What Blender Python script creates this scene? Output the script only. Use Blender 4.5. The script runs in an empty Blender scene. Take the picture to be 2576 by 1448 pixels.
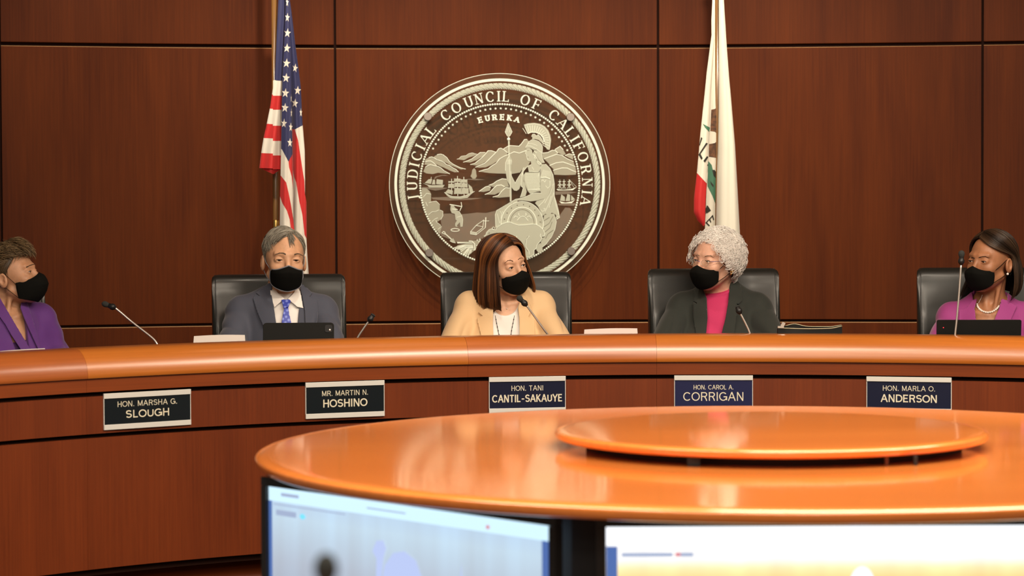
import bpy, bmesh, math, random
import numpy as np
from mathutils import Vector, Matrix
random.seed(7); np.random.seed(7)
PI = math.pi
S = bpy.context.scene
COL = S.collection

# ------------------------------------------------------------------ camera
F, YH, ROLL, CZ = 6400.0, 500.0, 0.004, 1.58
PITCH = math.atan((724 - YH) / F)
cp, sp, cr, sr = math.cos(PITCH), math.sin(PITCH), math.cos(ROLL), math.sin(ROLL)
fwd, up0, rt0 = Vector((0, cp, -sp)), Vector((0, sp, cp)), Vector((1, 0, 0))
rt = rt0 * cr - up0 * sr
up = rt0 * sr + up0 * cr
cam_d = bpy.data.cameras.new('camera'); cam = bpy.data.objects.new('camera', cam_d); COL.objects.link(cam)
cam.matrix_world = Matrix(((rt.x, up.x, -fwd.x, 0), (rt.y, up.y, -fwd.y, 0), (rt.z, up.z, -fwd.z, CZ), (0, 0, 0, 1)))
cam_d.sensor_fit = 'HORIZONTAL'; cam_d.sensor_width = 36.0; cam_d.lens = F / 2576 * 36
cam_d.clip_start = 0.1; cam_d.clip_end = 60
cam_d.dof.use_dof = True; cam_d.dof.focus_distance = 9.6; cam_d.dof.aperture_fstop = 4.0
S.camera = cam

# ------------------------------------------------------------------ world, exposure, lamps
w = bpy.data.worlds.new('room_air'); S.world = w; w.use_nodes = True
w.node_tree.nodes['Background'].inputs[0].default_value = (1.0, 0.86, 0.70, 1)
w.node_tree.nodes['Background'].inputs[1].default_value = 0.13
S.view_settings.view_transform = 'Standard'; S.view_settings.look = 'None'
S.view_settings.gamma = 1.0; S.view_settings.use_curve_mapping = False
S.view_settings.exposure = 0.0

def area(name, loc, size, power, col, target=None, sy=None):
    d = bpy.data.lights.new(name, 'AREA'); d.energy = power; d.color = col
    d.shape = 'RECTANGLE'; d.size = size; d.size_y = sy or size
    o = bpy.data.objects.new(name, d); COL.objects.link(o); o.location = loc
    t = Vector(target) if target else Vector((loc[0], loc[1], 0))
    o.rotation_euler = (t - Vector(loc)).to_track_quat('-Z', 'Y').to_euler()
    return o
def spot(name, loc, target, power, ang, col, blend=0.7, rad=0.05):
    d = bpy.data.lights.new(name, 'SPOT'); d.energy = power; d.color = col
    d.spot_size = math.radians(ang); d.spot_blend = blend; d.shadow_soft_size = rad
    o = bpy.data.objects.new(name, d); COL.objects.link(o); o.location = loc
    o.rotation_euler = (Vector(target) - Vector(loc)).to_track_quat('-Z', 'Y').to_euler()
    return o
WARM = (1.0, 0.86, 0.69)
# ceiling panels over the room and the dais
area('ceiling_panel_light', (1.55, 6.5, 3.38), 2.4, 150, WARM, sy=0.6)
area('ceiling_panel_light', (2.9, 7.0, 3.38), 0.5, 70, WARM, sy=2.2)
area('ceiling_panel_light', (-1.2, 5.6, 3.38), 2.2, 90, WARM, sy=0.8)  # added fill panel, brightens the left side
area('ceiling_panel_light', (1.2, 4.9, 3.38), 2.2, 60, WARM, sy=0.25)
area('ceiling_panel_light', (-0.2, 3.0, 3.38), 3.2, 95, WARM, sy=0.3)
area('ceiling_panel_light', (-0.2, 0.6, 3.38), 3.2, 95, WARM, sy=0.3)
area('ceiling_panel_light', (-0.2, -1.6, 3.38), 3.2, 80, WARM, sy=0.3)
spot('dais_down_light', (-0.20, 8.65, 3.36), (-0.1, 9.6, 1.0), 60, 70, WARM, 1.0, 0.09)
# recessed wall washers
for wx, pw in ((-2.45, 22), (-1.55, 95), (-0.75, 125), (0.0, 150), (0.85, 150), (1.60, 90), (2.5, 22)):
    spot('wall_washer_light', (wx, 9.80, 3.36), (wx, 11.3, 1.60), pw, 66, WARM, 1.0, 0.03)

# ------------------------------------------------------------------ helpers
def ray(px, py):
    dx, dy = px - 1288, py - 724
    return fwd + rt * (dx / F) + up * (-dy / F)
def P(px, py, Y):                      # point of the room seen at that pixel, at room depth Y
    d = ray(px, py); return Vector((0, 0, CZ)) + d * (Y / d.y)
def sc(Y): return F / Y                # pixels per metre at depth Y

def tag(o, label=None, cat=None, group=None, kind=None):
    if label: o['label'] = label
    if cat: o['category'] = cat
    if group: o['group'] = group
    if kind: o['kind'] = kind
    return o
def link(name, me, parent=None, loc=None):
    o = bpy.data.objects.new(name, me); COL.objects.link(o)
    if parent: o.parent = parent
    if loc is not None: o.location = loc
    return o
def empty(name, loc, rz=0):
    o = bpy.data.objects.new(name, None); COL.objects.link(o); o.location = loc; o.rotation_euler = (0, 0, rz)
    o.empty_display_size = 0.1
    return o
def kids(o): return [c for c in bpy.data.objects if c.parent == o]
def copy_tree(o, parent=None):
    c = o.copy(); COL.objects.link(c)
    if parent: c.parent = parent
    for ch in kids(o):
        copy_tree(ch, c)
    return c

class MB:
    """collects shapes; build() links them as one mesh object"""
    def __init__(s): s.v = []; s.f = []; s.m = []; s.uv = []; s.sm = []
    def add(s, V, Fc, mat=0, uv=None, smooth=True):
        b = len(s.v); s.v += [tuple(map(float, p)) for p in V]
        for k, f in enumerate(Fc):
            s.f.append(tuple(b + int(i) for i in f)); s.m.append(mat if np.isscalar(mat) else mat[k]); s.sm.append(smooth)
            s.uv.append([uv[i] for i in f] if uv is not None else None)
        return s
    def build(s, name, mats, parent=None, loc=None, bevel=0, sub=0, auto=None):
        me = bpy.data.meshes.new(name); me.from_pydata(s.v, [], s.f)
        for m in (mats if isinstance(mats, (list, tuple)) else [mats]): me.materials.append(m)
        me.polygons.foreach_set('material_index', s.m); me.polygons.foreach_set('use_smooth', s.sm)
        if any(u is not None for u in s.uv):
            L = me.uv_layers.new(name='UVMap'); i = 0
            arr = []
            for f, u in zip(s.f, s.uv):
                arr += (u if u is not None else [(0, 0)] * len(f))
            L.data.foreach_set('uv', np.array(arr, dtype=np.float32).ravel())
        me.update()
        o = link(name, me, parent, loc)
        if auto is not None: me.set_sharp_from_angle(angle=math.radians(auto))
        if bevel:
            b = o.modifiers.new('b', 'BEVEL'); b.width = bevel; b.segments = 2; b.limit_method = 'ANGLE'; b.angle_limit = 0.7
        if sub:
            b = o.modifiers.new('s', 'SUBSURF'); b.levels = sub; b.render_levels = sub
        return o
    def box(s, c, d, mat=0, R=None, smooth=False):
        V = []
        for i in (-1, 1):
            for j in (-1, 1):
                for k in (-1, 1):
                    p = Vector((i * d[0] / 2, j * d[1] / 2, k * d[2] / 2))
                    if R is not None: p = R @ p
                    V.append(Vector(c) + p)
        Fc = [(0, 1, 3, 2), (4, 6, 7, 5), (0, 4, 5, 1), (2, 3, 7, 6), (0, 2, 6, 4), (1, 5, 7, 3)]
        uv = [(v[0], v[2]) for v in V]
        return s.add(V, Fc, mat, uv, smooth)
    def tube(s, pts, r, n=8, mat=0, cap=True, rs=None, flat=1.0):
        pts = [Vector(p) for p in pts]; m = len(pts)
        if rs is None: rs = [r] * m
        V = []; Fc = []; prev = None
        for i, p in enumerate(pts):
            t = (pts[min(i + 1, m - 1)] - pts[max(i - 1, 0)])
            t = t.normalized() if t.length > 1e-9 else Vector((0, 0, 1))
            if prev is None:
                a = Vector((0, 0, 1)) if abs(t.z) < 0.9 else Vector((0, 1, 0))
                u = t.cross(a).normalized()
            else:
                u = (prev - t * prev.dot(t)).normalized()
            prev = u; v2 = t.cross(u)
            for k in range(n):
                an = 2 * PI * k / n
                V.append(p + (u * math.cos(an) + v2 * math.sin(an) * flat) * rs[i])
        for i in range(m - 1):
            for k in range(n):
                k2 = (k + 1) % n
                Fc.append((i * n + k, i * n + k2, (i + 1) * n + k2, (i + 1) * n + k))
        if cap:
            Fc.append(tuple(range(n - 1, -1, -1))); Fc.append(tuple((m - 1) * n + k for k in range(n)))
        return s.add(V, Fc, mat)
    def lathe(s, prof, n=32, c=(0, 0, 0), mat=0, axis=None, smooth=True, uvs=1.0):
        V = []; Fc = []; m = len(prof); uv = []
        for (r, z) in prof:
            for k in range(n):
                a = 2 * PI * k / n; p = Vector((r * math.cos(a), r * math.sin(a), z))
                uv.append((p.x, p.y))
                if axis is not None: p = axis @ p
                V.append(Vector(c) + p)
        for i in range(m - 1):
            for k in range(n):
                k2 = (k + 1) % n
                Fc.append((i * n + k, i * n + k2, (i + 1) * n + k2, (i + 1) * n + k))
        if prof[0][0] > 1e-6: Fc.append(tuple(range(n - 1, -1, -1)))
        if prof[-1][0] > 1e-6: Fc.append(tuple((m - 1) * n + k for k in range(n)))
        return s.add(V, Fc, mat, uv, smooth)
    def ball(s, c, r, n=12, m=8, mat=0, R=None):
        V = []; Fc = []
        rr = (r, r, r) if np.isscalar(r) else r
        for i in range(m + 1):
            th = PI * i / m
            for k in range(n):
                a = 2 * PI * k / n
                p = Vector((rr[0] * math.sin(th) * math.cos(a), rr[1] * math.sin(th) * math.sin(a), rr[2] * math.cos(th)))
                if R is not None: p = R @ p
                V.append(Vector(c) + p)
        for i in range(m):
            for k in range(n):
                k2 = (k + 1) % n
                Fc.append((i * n + k, (i + 1) * n + k, (i + 1) * n + k2, i * n + k2))
        return s.add(V, Fc, mat)
    def sweep_arc(s, prof, a0, a1, n, C, mat=0, smooth=True, closed=True):
        """prof: list of (r, z); swept round centre C; angle 0 looks along +Y, positive to +X"""
        V = []; Fc = []; uv = []; m = len(prof)
        ln = [0]
        for i in range(1, m + 1):
            a, b = prof[i - 1], prof[i % m]; ln.append(ln[-1] + math.hypot(a[0] - b[0], a[1] - b[1]))
        ring = prof + [prof[0]] if closed else prof
        M = len(ring); R0 = prof[0][0]
        for j in range(n + 1):
            a = a0 + (a1 - a0) * j / n
            for i, (r, z) in enumerate(ring):
                V.append((C[0] + r * math.sin(a), C[1] + r * math.cos(a), z)); uv.append((a * R0, ln[i]))
        for j in range(n):
            for i in range(M - 1):
                q = j * M + i
                Fc.append((q, q + M, q + M + 1, q + 1))
        if closed:
            Fc.append(tuple(range(m))); Fc.append(tuple(n * M + i for i in range(m - 1, -1, -1)))
        return s.add(V, Fc, mat, uv, smooth)

# ------------------------------------------------------------------ materials
def new_mat(name):
    m = bpy.data.materials.new(name); m.use_nodes = True
    nt = m.node_tree; return m, nt, nt.nodes['Principled BSDF']
def lnk(nt, a, b): nt.links.new(a, b)
def mat(name, col, rough=0.5, metal=0, coat=0, sheen=0, bump=None, spec=None, sss=0, var=None, alpha=None):
    m, nt, b = new_mat(name)
    b.inputs['Base Color'].default_value = (*col, 1); b.inputs['Roughness'].default_value = rough
    b.inputs['Metallic'].default_value = metal; b.inputs['Coat Weight'].default_value = coat
    b.inputs['Coat Roughness'].default_value = 0.15
    b.inputs['Sheen Weight'].default_value = sheen; b.inputs['Sheen Roughness'].default_value = 0.4
    if spec is not None: b.inputs['Specular IOR Level'].default_value = spec
    if sss:
        b.inputs['Subsurface Weight'].default_value = sss
        b.inputs['Subsurface Radius'].default_value = (0.012, 0.005, 0.003); b.inputs['Subsurface Scale'].default_value = 0.5
    tc = nt.nodes.new('ShaderNodeTexCoord')
    if bump:
        n = nt.nodes.new('ShaderNodeTexNoise'); n.inputs['Scale'].default_value = bump[0]; n.inputs['Detail'].default_value = 3
        mp = nt.nodes.new('ShaderNodeMapping')
        if len(bump) > 2: mp.inputs['Scale'].default_value = bump[2]
        bp = nt.nodes.new('ShaderNodeBump'); bp.inputs['Strength'].default_value = bump[1]; bp.inputs['Distance'].default_value = 0.002
        lnk(nt, tc.outputs['Object'], mp.inputs[0]); lnk(nt, mp.outputs[0], n.inputs[0])
        lnk(nt, n.outputs[0], bp.inputs['Height']); lnk(nt, bp.outputs[0], b.inputs['Normal'])
    if var:    # (scale, amount, mapping scale)
        n = nt.nodes.new('ShaderNodeTexNoise'); n.inputs['Scale'].default_value = var[0]; n.inputs['Detail'].default_value = 4
        mp = nt.nodes.new('ShaderNodeMapping'); mp.inputs['Scale'].default_value = var[2]
        lnk(nt, tc.outputs['Object'], mp.inputs[0]); lnk(nt, mp.outputs[0], n.inputs[0])
        r = nt.nodes.new('ShaderNodeValToRGB'); r.color_ramp.elements[0].position = 0.3; r.color_ramp.elements[1].position = 0.7
        k = var[1]
        r.color_ramp.elements[0].color = (*[c * (1 - k) for c in col], 1)
        r.color_ramp.elements[1].color = (*[min(1, c * (1 + k)) for c in col], 1)
        if len(var) > 3:
            r.color_ramp.elements[0].color = (*var[3], 1); r.color_ramp.elements[1].color = (*var[4], 1)
        lnk(nt, n.outputs[0], r.inputs[0]); lnk(nt, r.outputs[0], b.inputs['Base Color'])
    return m
def wood(name, c1, c2, along='v', rough=0.35, coat=0.3, scale=1.0, use='UV', fig=0.5, coatr=0.2):
    """veneer: fine grain lines plus a slow figure; 'along' is the grain direction in uv"""
    m, nt, b = new_mat(name)
    tc = nt.nodes.new('ShaderNodeTexCoord')
    mp = nt.nodes.new('ShaderNodeMapping'); mp2 = nt.nodes.new('ShaderNodeMapping')
    lo, hi = 3.0 * scale, 160.0 * scale
    if along == 'v':
        mp.inputs['Scale'].default_value = (hi, lo, lo); mp2.inputs['Scale'].default_value = (9 * scale, 1.2 * scale, 1)
    else:
        mp.inputs['Scale'].default_value = (lo, hi, hi); mp2.inputs['Scale'].default_value = (1.2 * scale, 9 * scale, 9 * scale)
    lnk(nt, tc.outputs[use], mp.inputs[0]); lnk(nt, tc.outputs[use], mp2.inputs[0])
    n1 = nt.nodes.new('ShaderNodeTexNoise'); n1.inputs['Scale'].default_value = 1; n1.inputs['Detail'].default_value = 5; n1.inputs['Roughness'].default_value = 0.7
    n2 = nt.nodes.new('ShaderNodeTexNoise'); n2.inputs['Scale'].default_value = 1; n2.inputs['Detail'].default_value = 3; n2.inputs['Distortion'].default_value = 0.6
    lnk(nt, mp.outputs[0], n1.inputs[0]); lnk(nt, mp2.outputs[0], n2.inputs[0])
    mx = nt.nodes.new('ShaderNodeMix'); mx.data_type = 'FLOAT'; mx.inputs[0].default_value = fig
    lnk(nt, n1.outputs[0], mx.inputs[2]); lnk(nt, n2.outputs[0], mx.inputs[3])
    r = nt.nodes.new('ShaderNodeValToRGB')
    r.color_ramp.elements[0].position = 0.36; r.color_ramp.elements[1].position = 0.66
    r.color_ramp.elements[0].color = (*c1, 1); r.color_ramp.elements[1].color = (*c2, 1)
    lnk(nt, mx.outputs[0], r.inputs[0]); lnk(nt, r.outputs[0], b.inputs['Base Color'])
    b.inputs['Roughness'].default_value = rough; b.inputs['Coat Weight'].default_value = coat
    b.inputs['Coat Roughness'].default_value = coatr
    bp = nt.nodes.new('ShaderNodeBump'); bp.inputs['Strength'].default_value = 0.05; bp.inputs['Distance'].default_value = 0.001
    lnk(nt, n1.outputs[0], bp.inputs['Height']); lnk(nt, bp.outputs[0], b.inputs['Normal'])
    return m
def emit(name, col, st):
    m, nt, b = new_mat(name)
    b.inputs['Base Color'].default_value = (0.01, 0.01, 0.01, 1); b.inputs['Roughness'].default_value = 0.4
    b.inputs['Emission Color'].default_value = (*col, 1); b.inputs['Emission Strength'].default_value = st
    return m

M = {}
M['wall'] = wood('wall_veneer', (0.068, 0.0120, 0.0008), (0.118, 0.0240, 0.0020), 'v', 0.50, 0.0, 0.8)
M['wall'].node_tree.nodes['Principled BSDF'].inputs['Specular IOR Level'].default_value = 0.14
M['dark'] = mat('reveal_dark', (0.014, 0.004, 0.002), 0.8, spec=0.1)
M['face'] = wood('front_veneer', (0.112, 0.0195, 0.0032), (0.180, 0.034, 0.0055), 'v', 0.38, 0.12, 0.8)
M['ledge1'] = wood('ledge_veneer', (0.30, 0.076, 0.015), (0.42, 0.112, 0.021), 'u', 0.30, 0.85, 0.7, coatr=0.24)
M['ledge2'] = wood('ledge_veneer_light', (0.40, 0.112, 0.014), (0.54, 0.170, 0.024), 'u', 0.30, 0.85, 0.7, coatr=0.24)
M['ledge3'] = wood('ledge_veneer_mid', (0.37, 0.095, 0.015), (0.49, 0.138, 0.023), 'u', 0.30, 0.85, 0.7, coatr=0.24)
M['rail'] = wood('rail_veneer', (0.155, 0.030, 0.0055), (0.245, 0.052, 0.009), 'u', 0.34, 0.3, 0.8)
M['table'] = wood('table_veneer', (0.68, 0.195, 0.034), (0.82, 0.255, 0.048), 'u', 0.25, 1.0, 0.5, coatr=0.09)
M['lip'] = mat('veneer_edge_highlight', (0.36, 0.19, 0.075), 0.6)  # raw edge tan on panel tops only, painting in their lip highlight
M['black'] = mat('satin_black', (0.012, 0.012, 0.013), 0.35)
M['matte_black'] = mat('matte_black', (0.008, 0.008, 0.009), 0.7)
M['leather'] = mat('black_leather', (0.012, 0.0135, 0.0115), 0.40, bump=(420, 0.10), coat=0.12)
M['piping'] = mat('leather_piping', (0.03, 0.031, 0.03), 0.3)
M['chrome'] = mat('brushed_steel', (0.78, 0.76, 0.70), 0.38, 0.9)
M['brass'] = mat('polished_brass', (0.80, 0.52, 0.16), 0.22, 1.0)
M['carpet'] = mat('carpet', (0.10, 0.06, 0.04), 0.95, bump=(300, 0.5))
M['paint'] = mat('ceiling_paint', (0.70, 0.66, 0.60), 0.9)
M['paper'] = mat('paper', (0.78, 0.72, 0.66), 0.75)
M['mic'] = mat('dark_mic_metal', (0.03, 0.03, 0.03), 0.4, 0.6)
M['foam'] = mat('mic_foam', (0.025, 0.028, 0.026), 0.9, bump=(500, 0.8))

# ------------------------------------------------------------------ room
DC = (0.584, 6.079); DR = 3.05              # centre and radius of the curved dais front
WC = (0.456, 2.361); WR = 8.954             # the same for the panelled wall
def wang(px, y=460):                        # wall angle seen at that pixel column
    d = ray(px, y); a = d.x ** 2 + d.y ** 2; b = -2 * (d.x * WC[0] + d.y * WC[1]); c = WC[0] ** 2 + WC[1] ** 2 - WR ** 2
    t = (-b + math.sqrt(b * b - 4 * a * c)) / (2 * a); return math.atan2(d.x * t - WC[0], d.y * t - WC[1])
def dhit(px, py, dr=0.0):
    d = ray(px, py); a = d.x ** 2 + d.y ** 2; b = -2 * (d.x * DC[0] + d.y * DC[1]); c = DC[0] ** 2 + DC[1] ** 2 - (DR + dr) ** 2
    t = (-b + math.sqrt(b * b - 4 * a * c)) / (2 * a); p = Vector((0, 0, CZ)) + d * t
    return p, math.atan2(p.x - DC[0], p.y - DC[1])

fl = MB(); fl.box((0.4, 5.0, -0.05), (9.0, 15, 0.1)); tag(fl.build('floor', M['carpet']), kind='structure')
ce = MB(); ce.box((0.4, 5.0, 3.46), (9.0, 15, 0.1)); tag(ce.build('ceiling', M['paint']), kind='structure')

wall = MB()
wall.sweep_arc([(WR + 0.014, 0), (WR + 0.014, 3.41), (WR + 0.06, 3.41), (WR + 0.06, 0)], -0.42, 0.42, 60, WC, mat=1)
seams = [wang(-838), wang(3), wang(845), wang(1656), wang(2471)]
st = seams[-1] - seams[-2]; seams += [seams[-1] + st, seams[-1] + 2 * st]
GAP = 0.0055
rows = [(0.10, 1.035 - GAP), (1.035 + GAP, 2.246 - 0.001), (2.246 + 0.0135, 3.39)]
for i in range(len(seams) - 1):
    for z0, z1 in rows:
        a0, a1 = seams[i] + GAP / WR, seams[i + 1] - GAP / WR
        b = 0.0025
        wall.sweep_arc([(WR + 0.013, z0), (WR + b, z0), (WR, z0 + b), (WR, z1 - b), (WR + b, z1), (WR + 0.013, z1)], a0, a1, 16, WC, mat=[0, 0, 0, 2, 2, 0] * 16 + [0, 0], smooth=False)
tag(wall.build('wall_back', [M['wall'], M['dark'], M['lip']]), kind='structure')
bb = MB(); bb.sweep_arc([(WR - 0.012, 0), (WR - 0.012, 0.095), (WR + 0.013, 0.095), (WR + 0.013, 0)], -0.40, 0.40, 40, WC)
tag(bb.build('baseboard_back', M['face']), kind='structure')
# platform behind the dais
pf = MB(); pf.sweep_arc([(DR + 0.10, 0.0), (DR + 0.10, 0.18), (DR + 1.95, 0.18), (DR + 1.95, 0.0)], -1.1, 0.85, 50, DC)
tag(pf.build('trim_platform', M['carpet']), kind='structure')

# ------------------------------------------------------------------ dais
dais = empty('dais', (DC[0], DC[1] + DR, 0))
tag(dais, 'long curved cherry wood dais with rounded ledge, in front of the seated people', 'dais')
inv = Matrix.Translation(-Vector(dais.location))
def dpart(mb, name, m):
    o = mb.build(name, m, dais); o.matrix_parent_inverse = inv; return o
Rf = DR - 0.030
cuts = [-1.15, dhit(205, 930)[1], dhit(1172, 900)[1], dhit(1650, 880)[1], 0.85]
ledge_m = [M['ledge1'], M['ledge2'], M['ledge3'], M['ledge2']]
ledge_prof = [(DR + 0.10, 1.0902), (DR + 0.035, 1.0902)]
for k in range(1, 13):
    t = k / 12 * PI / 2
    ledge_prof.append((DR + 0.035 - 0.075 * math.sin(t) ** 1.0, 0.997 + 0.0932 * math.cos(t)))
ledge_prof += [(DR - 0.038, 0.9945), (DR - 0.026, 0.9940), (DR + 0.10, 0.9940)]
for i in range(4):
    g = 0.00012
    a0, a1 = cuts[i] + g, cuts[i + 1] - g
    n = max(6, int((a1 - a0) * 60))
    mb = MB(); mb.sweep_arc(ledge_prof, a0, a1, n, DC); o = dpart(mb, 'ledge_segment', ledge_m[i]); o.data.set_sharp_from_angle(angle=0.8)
    for nm, z0, z1, mm in (('upper_fascia', 0.949, 0.9938, 'rail'), ('name_rail', 0.811, 0.934, 'face'), ('front_panel', 0.363, 0.797, 'face')):
        mb = MB(); mb.sweep_arc([(Rf, z0), (Rf, z1), (Rf + 0.018, z1), (Rf + 0.018, z0)], a0, a1, n, DC)
        o = dpart(mb, nm, M[mm]); o.data.set_sharp_from_angle(angle=0.5)
mb = MB(); mb.sweep_arc([(Rf + 0.0185, 0.34), (Rf + 0.0185, 0.9935), (Rf + 0.05, 0.9935), (Rf + 0.05, 0.34)], -1.15, 0.85, 80, DC); dpart(mb, 'groove_backing', M['dark'])
mb = MB(); mb.sweep_arc([(Rf + 0.09, 0.0), (Rf + 0.09, 0.365), (Rf + 0.12, 0.365), (Rf + 0.12, 0.0)], -1.15, 0.85, 80, DC); dpart(mb, 'plinth', M['rail'])
mb = MB(); mb.sweep_arc([(Rf + 0.051, 0.90), (Rf + 0.051, 0.93), (DR + 0.50, 0.93), (DR + 0.50, 0.90)], -1.15, 0.85, 80, DC); dpart(mb, 'desk_top', M['face'])

# ------------------------------------------------------------------ nameplates
def _arc(cx, cy, rx, ry, a0, a1, n=14):
    return [(cx + rx * math.cos(math.radians(a0 + (a1 - a0) * i / n)), cy + ry * math.sin(math.radians(a0 + (a1 - a0) * i / n))) for i in range(n + 1)]
# glyph: width, strokes (points, kind), serif spots (x, y). kind: s stem, n hairline, c stress follows direction
G = {
 'A': (0.78, [([(0.02, 0), (0.39, 1)], 'n'), ([(0.39, 1), (0.76, 0)], 's'), ([(0.15, 0.33), (0.63, 0.33)], 'n')], [(0.02, 0), (0.76, 0)]),
 'C': (0.76, [(_arc(0.40, 0.5, 0.38, 0.5, 42, 318, 26), 'c')], [('v', 0.69, 0.80)]),
 'D': (0.74, [([(0.09, 0), (0.09, 1)], 's'), ([(0.09, 1), (0.35, 1)] + _arc(0.35, 0.5, 0.38, 0.5, 90, -90, 18) + [(0.09, 0)], 'c')], [(0.05, 0), (0.05, 1)]),
 'E': (0.62, [([(0.09, 0), (0.09, 1)], 's'), ([(0.09, 1), (0.60, 1)], 'n'), ([(0.09, 0.52), (0.54, 0.52)], 'n'), ([(0.09, 0), (0.62, 0)], 'n')], [(0.05, 0), (0.05, 1), ('v', 0.60, 0.92), ('v', 0.61, 0.09), ('v', 0.52, 0.52)]),
 'F': (0.58, [([(0.09, 0), (0.09, 1)], 's'), ([(0.09, 1), (0.58, 1)], 'n'), ([(0.09, 0.50), (0.50, 0.50)], 'n')], [(0.09, 0), (0.05, 1), ('v', 0.57, 0.92), ('v', 0.49, 0.50)]),
 'G': (0.80, [(_arc(0.40, 0.5, 0.38, 0.5, 42, 345, 28), 'c'), ([(0.44, 0.46), (0.77, 0.46), (0.77, 0.02)], 's')], []),
 'H': (0.72, [([(0.08, 0), (0.08, 1)], 's'), ([(0.64, 0), (0.64, 1)], 's'), ([(0.08, 0.52), (0.64, 0.52)], 'n')], [(0.08, 0), (0.08, 1), (0.64, 0), (0.64, 1)]),
 'I': (0.20, [([(0.10, 0), (0.10, 1)], 's')], [(0.10, 0), (0.10, 1)]),
 'J': (0.44, [([(0.32, 1), (0.32, 0.08)] + _arc(0.14, 0.02, 0.18, 0.2, 0, -110, 8), 's')], [(0.32, 1)]),
 'K': (0.70, [([(0.09, 0), (0.09, 1)], 's'), ([(0.62, 1), (0.09, 0.38)], 'n'), ([(0.26, 0.58), (0.67, 0)], 's')], [(0.09, 0), (0.09, 1), (0.62, 1), (0.66, 0)]),
 'L': (0.56, [([(0.09, 0), (0.09, 1)], 's'), ([(0.09, 0), (0.56, 0)], 'n')], [(0.05, 0), (0.09, 1), ('v', 0.56, 0.10)]),
 'M': (0.86, [([(0.08, 0), (0.08, 1)], 'n'), ([(0.08, 1), (0.43, 0.02)], 's'), ([(0.43, 0.02), (0.78, 1)], 'n'), ([(0.78, 1), (0.78, 0)], 's')], [(0.08, 0), (0.78, 0)]),
 'N': (0.74, [([(0.08, 0), (0.08, 1)], 'n'), ([(0.08, 1), (0.66, 0)], 's'), ([(0.66, 0), (0.66, 1)], 'n')], [(0.08, 0), (0.06, 1), (0.66, 1)]),
 'O': (0.82, [(_arc(0.41, 0.5, 0.39, 0.5, 90, 450, 36), 'c')], []),
 'R': (0.70, [([(0.09, 0), (0.09, 1)], 's'), ([(0.09, 1), (0.42, 1)] + _arc(0.42, 0.75, 0.21, 0.25, 90, -90, 12) + [(0.09, 0.50)], 'c'), ([(0.40, 0.50), (0.56, 0.22), (0.64, 0)], 's')], [(0.09, 0), (0.05, 1), (0.66, 0)]),
 'S': (0.66, [(_arc(0.33, 0.75, 0.26, 0.25, 25, 180, 12) + _arc(0.33, 0.75, 0.26, 0.23, 200, 262, 5) + _arc(0.33, 0.265, 0.28, 0.255, 80, 0, 8)[0:] + _arc(0.33, 0.265, 0.28, 0.265, -10, -155, 12), 'c')], []),
 'T': (0.66, [([(0.33, 0), (0.33, 1)], 's'), ([(0.0, 1), (0.66, 1)], 'n')], [(0.33, 0)]),
 'U': (0.72, [([(0.08, 1), (0.08, 0.34)] + _arc(0.36, 0.32, 0.28, 0.32, 180, 360, 16) + [(0.64, 1)], 'c')], [(0.08, 1), (0.64, 1)]),
 'Y': (0.70, [([(0.0, 1), (0.35, 0.44)], 's'), ([(0.70, 1), (0.35, 0.44)], 'n'), ([(0.35, 0.47), (0.35, 0)], 's')], [(0.35, 0)]),
 'B': (0.70, [([(0.09, 0), (0.09, 1)], 's'), ([(0.09, 1), (0.40, 1)] + _arc(0.40, 0.76, 0.20, 0.24, 90, -90, 10) + [(0.09, 0.52)], 'c'), ([(0.09, 0.52), (0.42, 0.52)] + _arc(0.42, 0.26, 0.22, 0.26, 90, -90, 10) + [(0.09, 0)], 'c')], []),
 'P': (0.66, [([(0.09, 0), (0.09, 1)], 's'), ([(0.09, 1), (0.40, 1)] + _arc(0.40, 0.73, 0.22, 0.27, 90, -90, 12) + [(0.09, 0.46)], 'c')], []),
 '.': (0.20, [([(0.09, 0.0), (0.09, 0.12)], 's')], []),
 '-': (0.50, [([(0.05, 0.40), (0.45, 0.40)], 'n')], []),
 ' ': (0.30, [], []),
}
def ribbon(pts, wd):
    """left and right rails of a stroke in 2d"""
    n = len(pts); L, Rr = [], []
    closed = math.hypot(pts[0][0] - pts[-1][0], pts[0][1] - pts[-1][1]) < 1e-6
    for i in range(n):
        a = pts[i - 1] if i else (pts[-2] if closed else pts[0]); b = pts[i + 1] if i < n - 1 else (pts[1] if closed else pts[-1])
        p = pts[i]
        def un(u, v):
            d = math.hypot(v[0] - u[0], v[1] - u[1]) or 1; return ((v[0] - u[0]) / d, (v[1] - u[1]) / d)
        t1 = un(a, p) if a != p else un(p, b); t2 = un(p, b) if b != p else t1
        nx, ny = -(t1[1] + t2[1]), t1[0] + t2[0]; d = math.hypot(nx, ny) or 1; nx /= d; ny /= d
        cs = max(0.45, nx * -t1[1] + ny * t1[0])
        h = (wd(t1, t2) if callable(wd) else wd) / 2 / cs
        L.append((p[0] + nx * h, p[1] + ny * h)); Rr.append((p[0] - nx * h, p[1] - ny * h))
    return L, Rr
def stroke_faces(mb, pts, wd, xf, th, mat_i=0):
    """a flat stroke with thickness: xf maps (x, z, depth) to a point"""
    L, Rr = ribbon(pts, wd); n = len(pts); V = []; Fc = []
    for i in range(n):
        V += [xf(*L[i], th), xf(*Rr[i], th), xf(*L[i], 0), xf(*Rr[i], 0)]
    for i in range(n - 1):
        q = 4 * i; r = q + 4
        Fc += [(q, q + 1, r + 1, r), (q, r, r + 2, q + 2), (q + 1, q + 3, r + 3, r + 1)]
    Fc += [(0, 2, 3, 1), (4 * n - 4, 4 * n - 3, 4 * n - 1, 4 * n - 2)]
    mb.add(V, Fc, mat_i, smooth=False)
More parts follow.
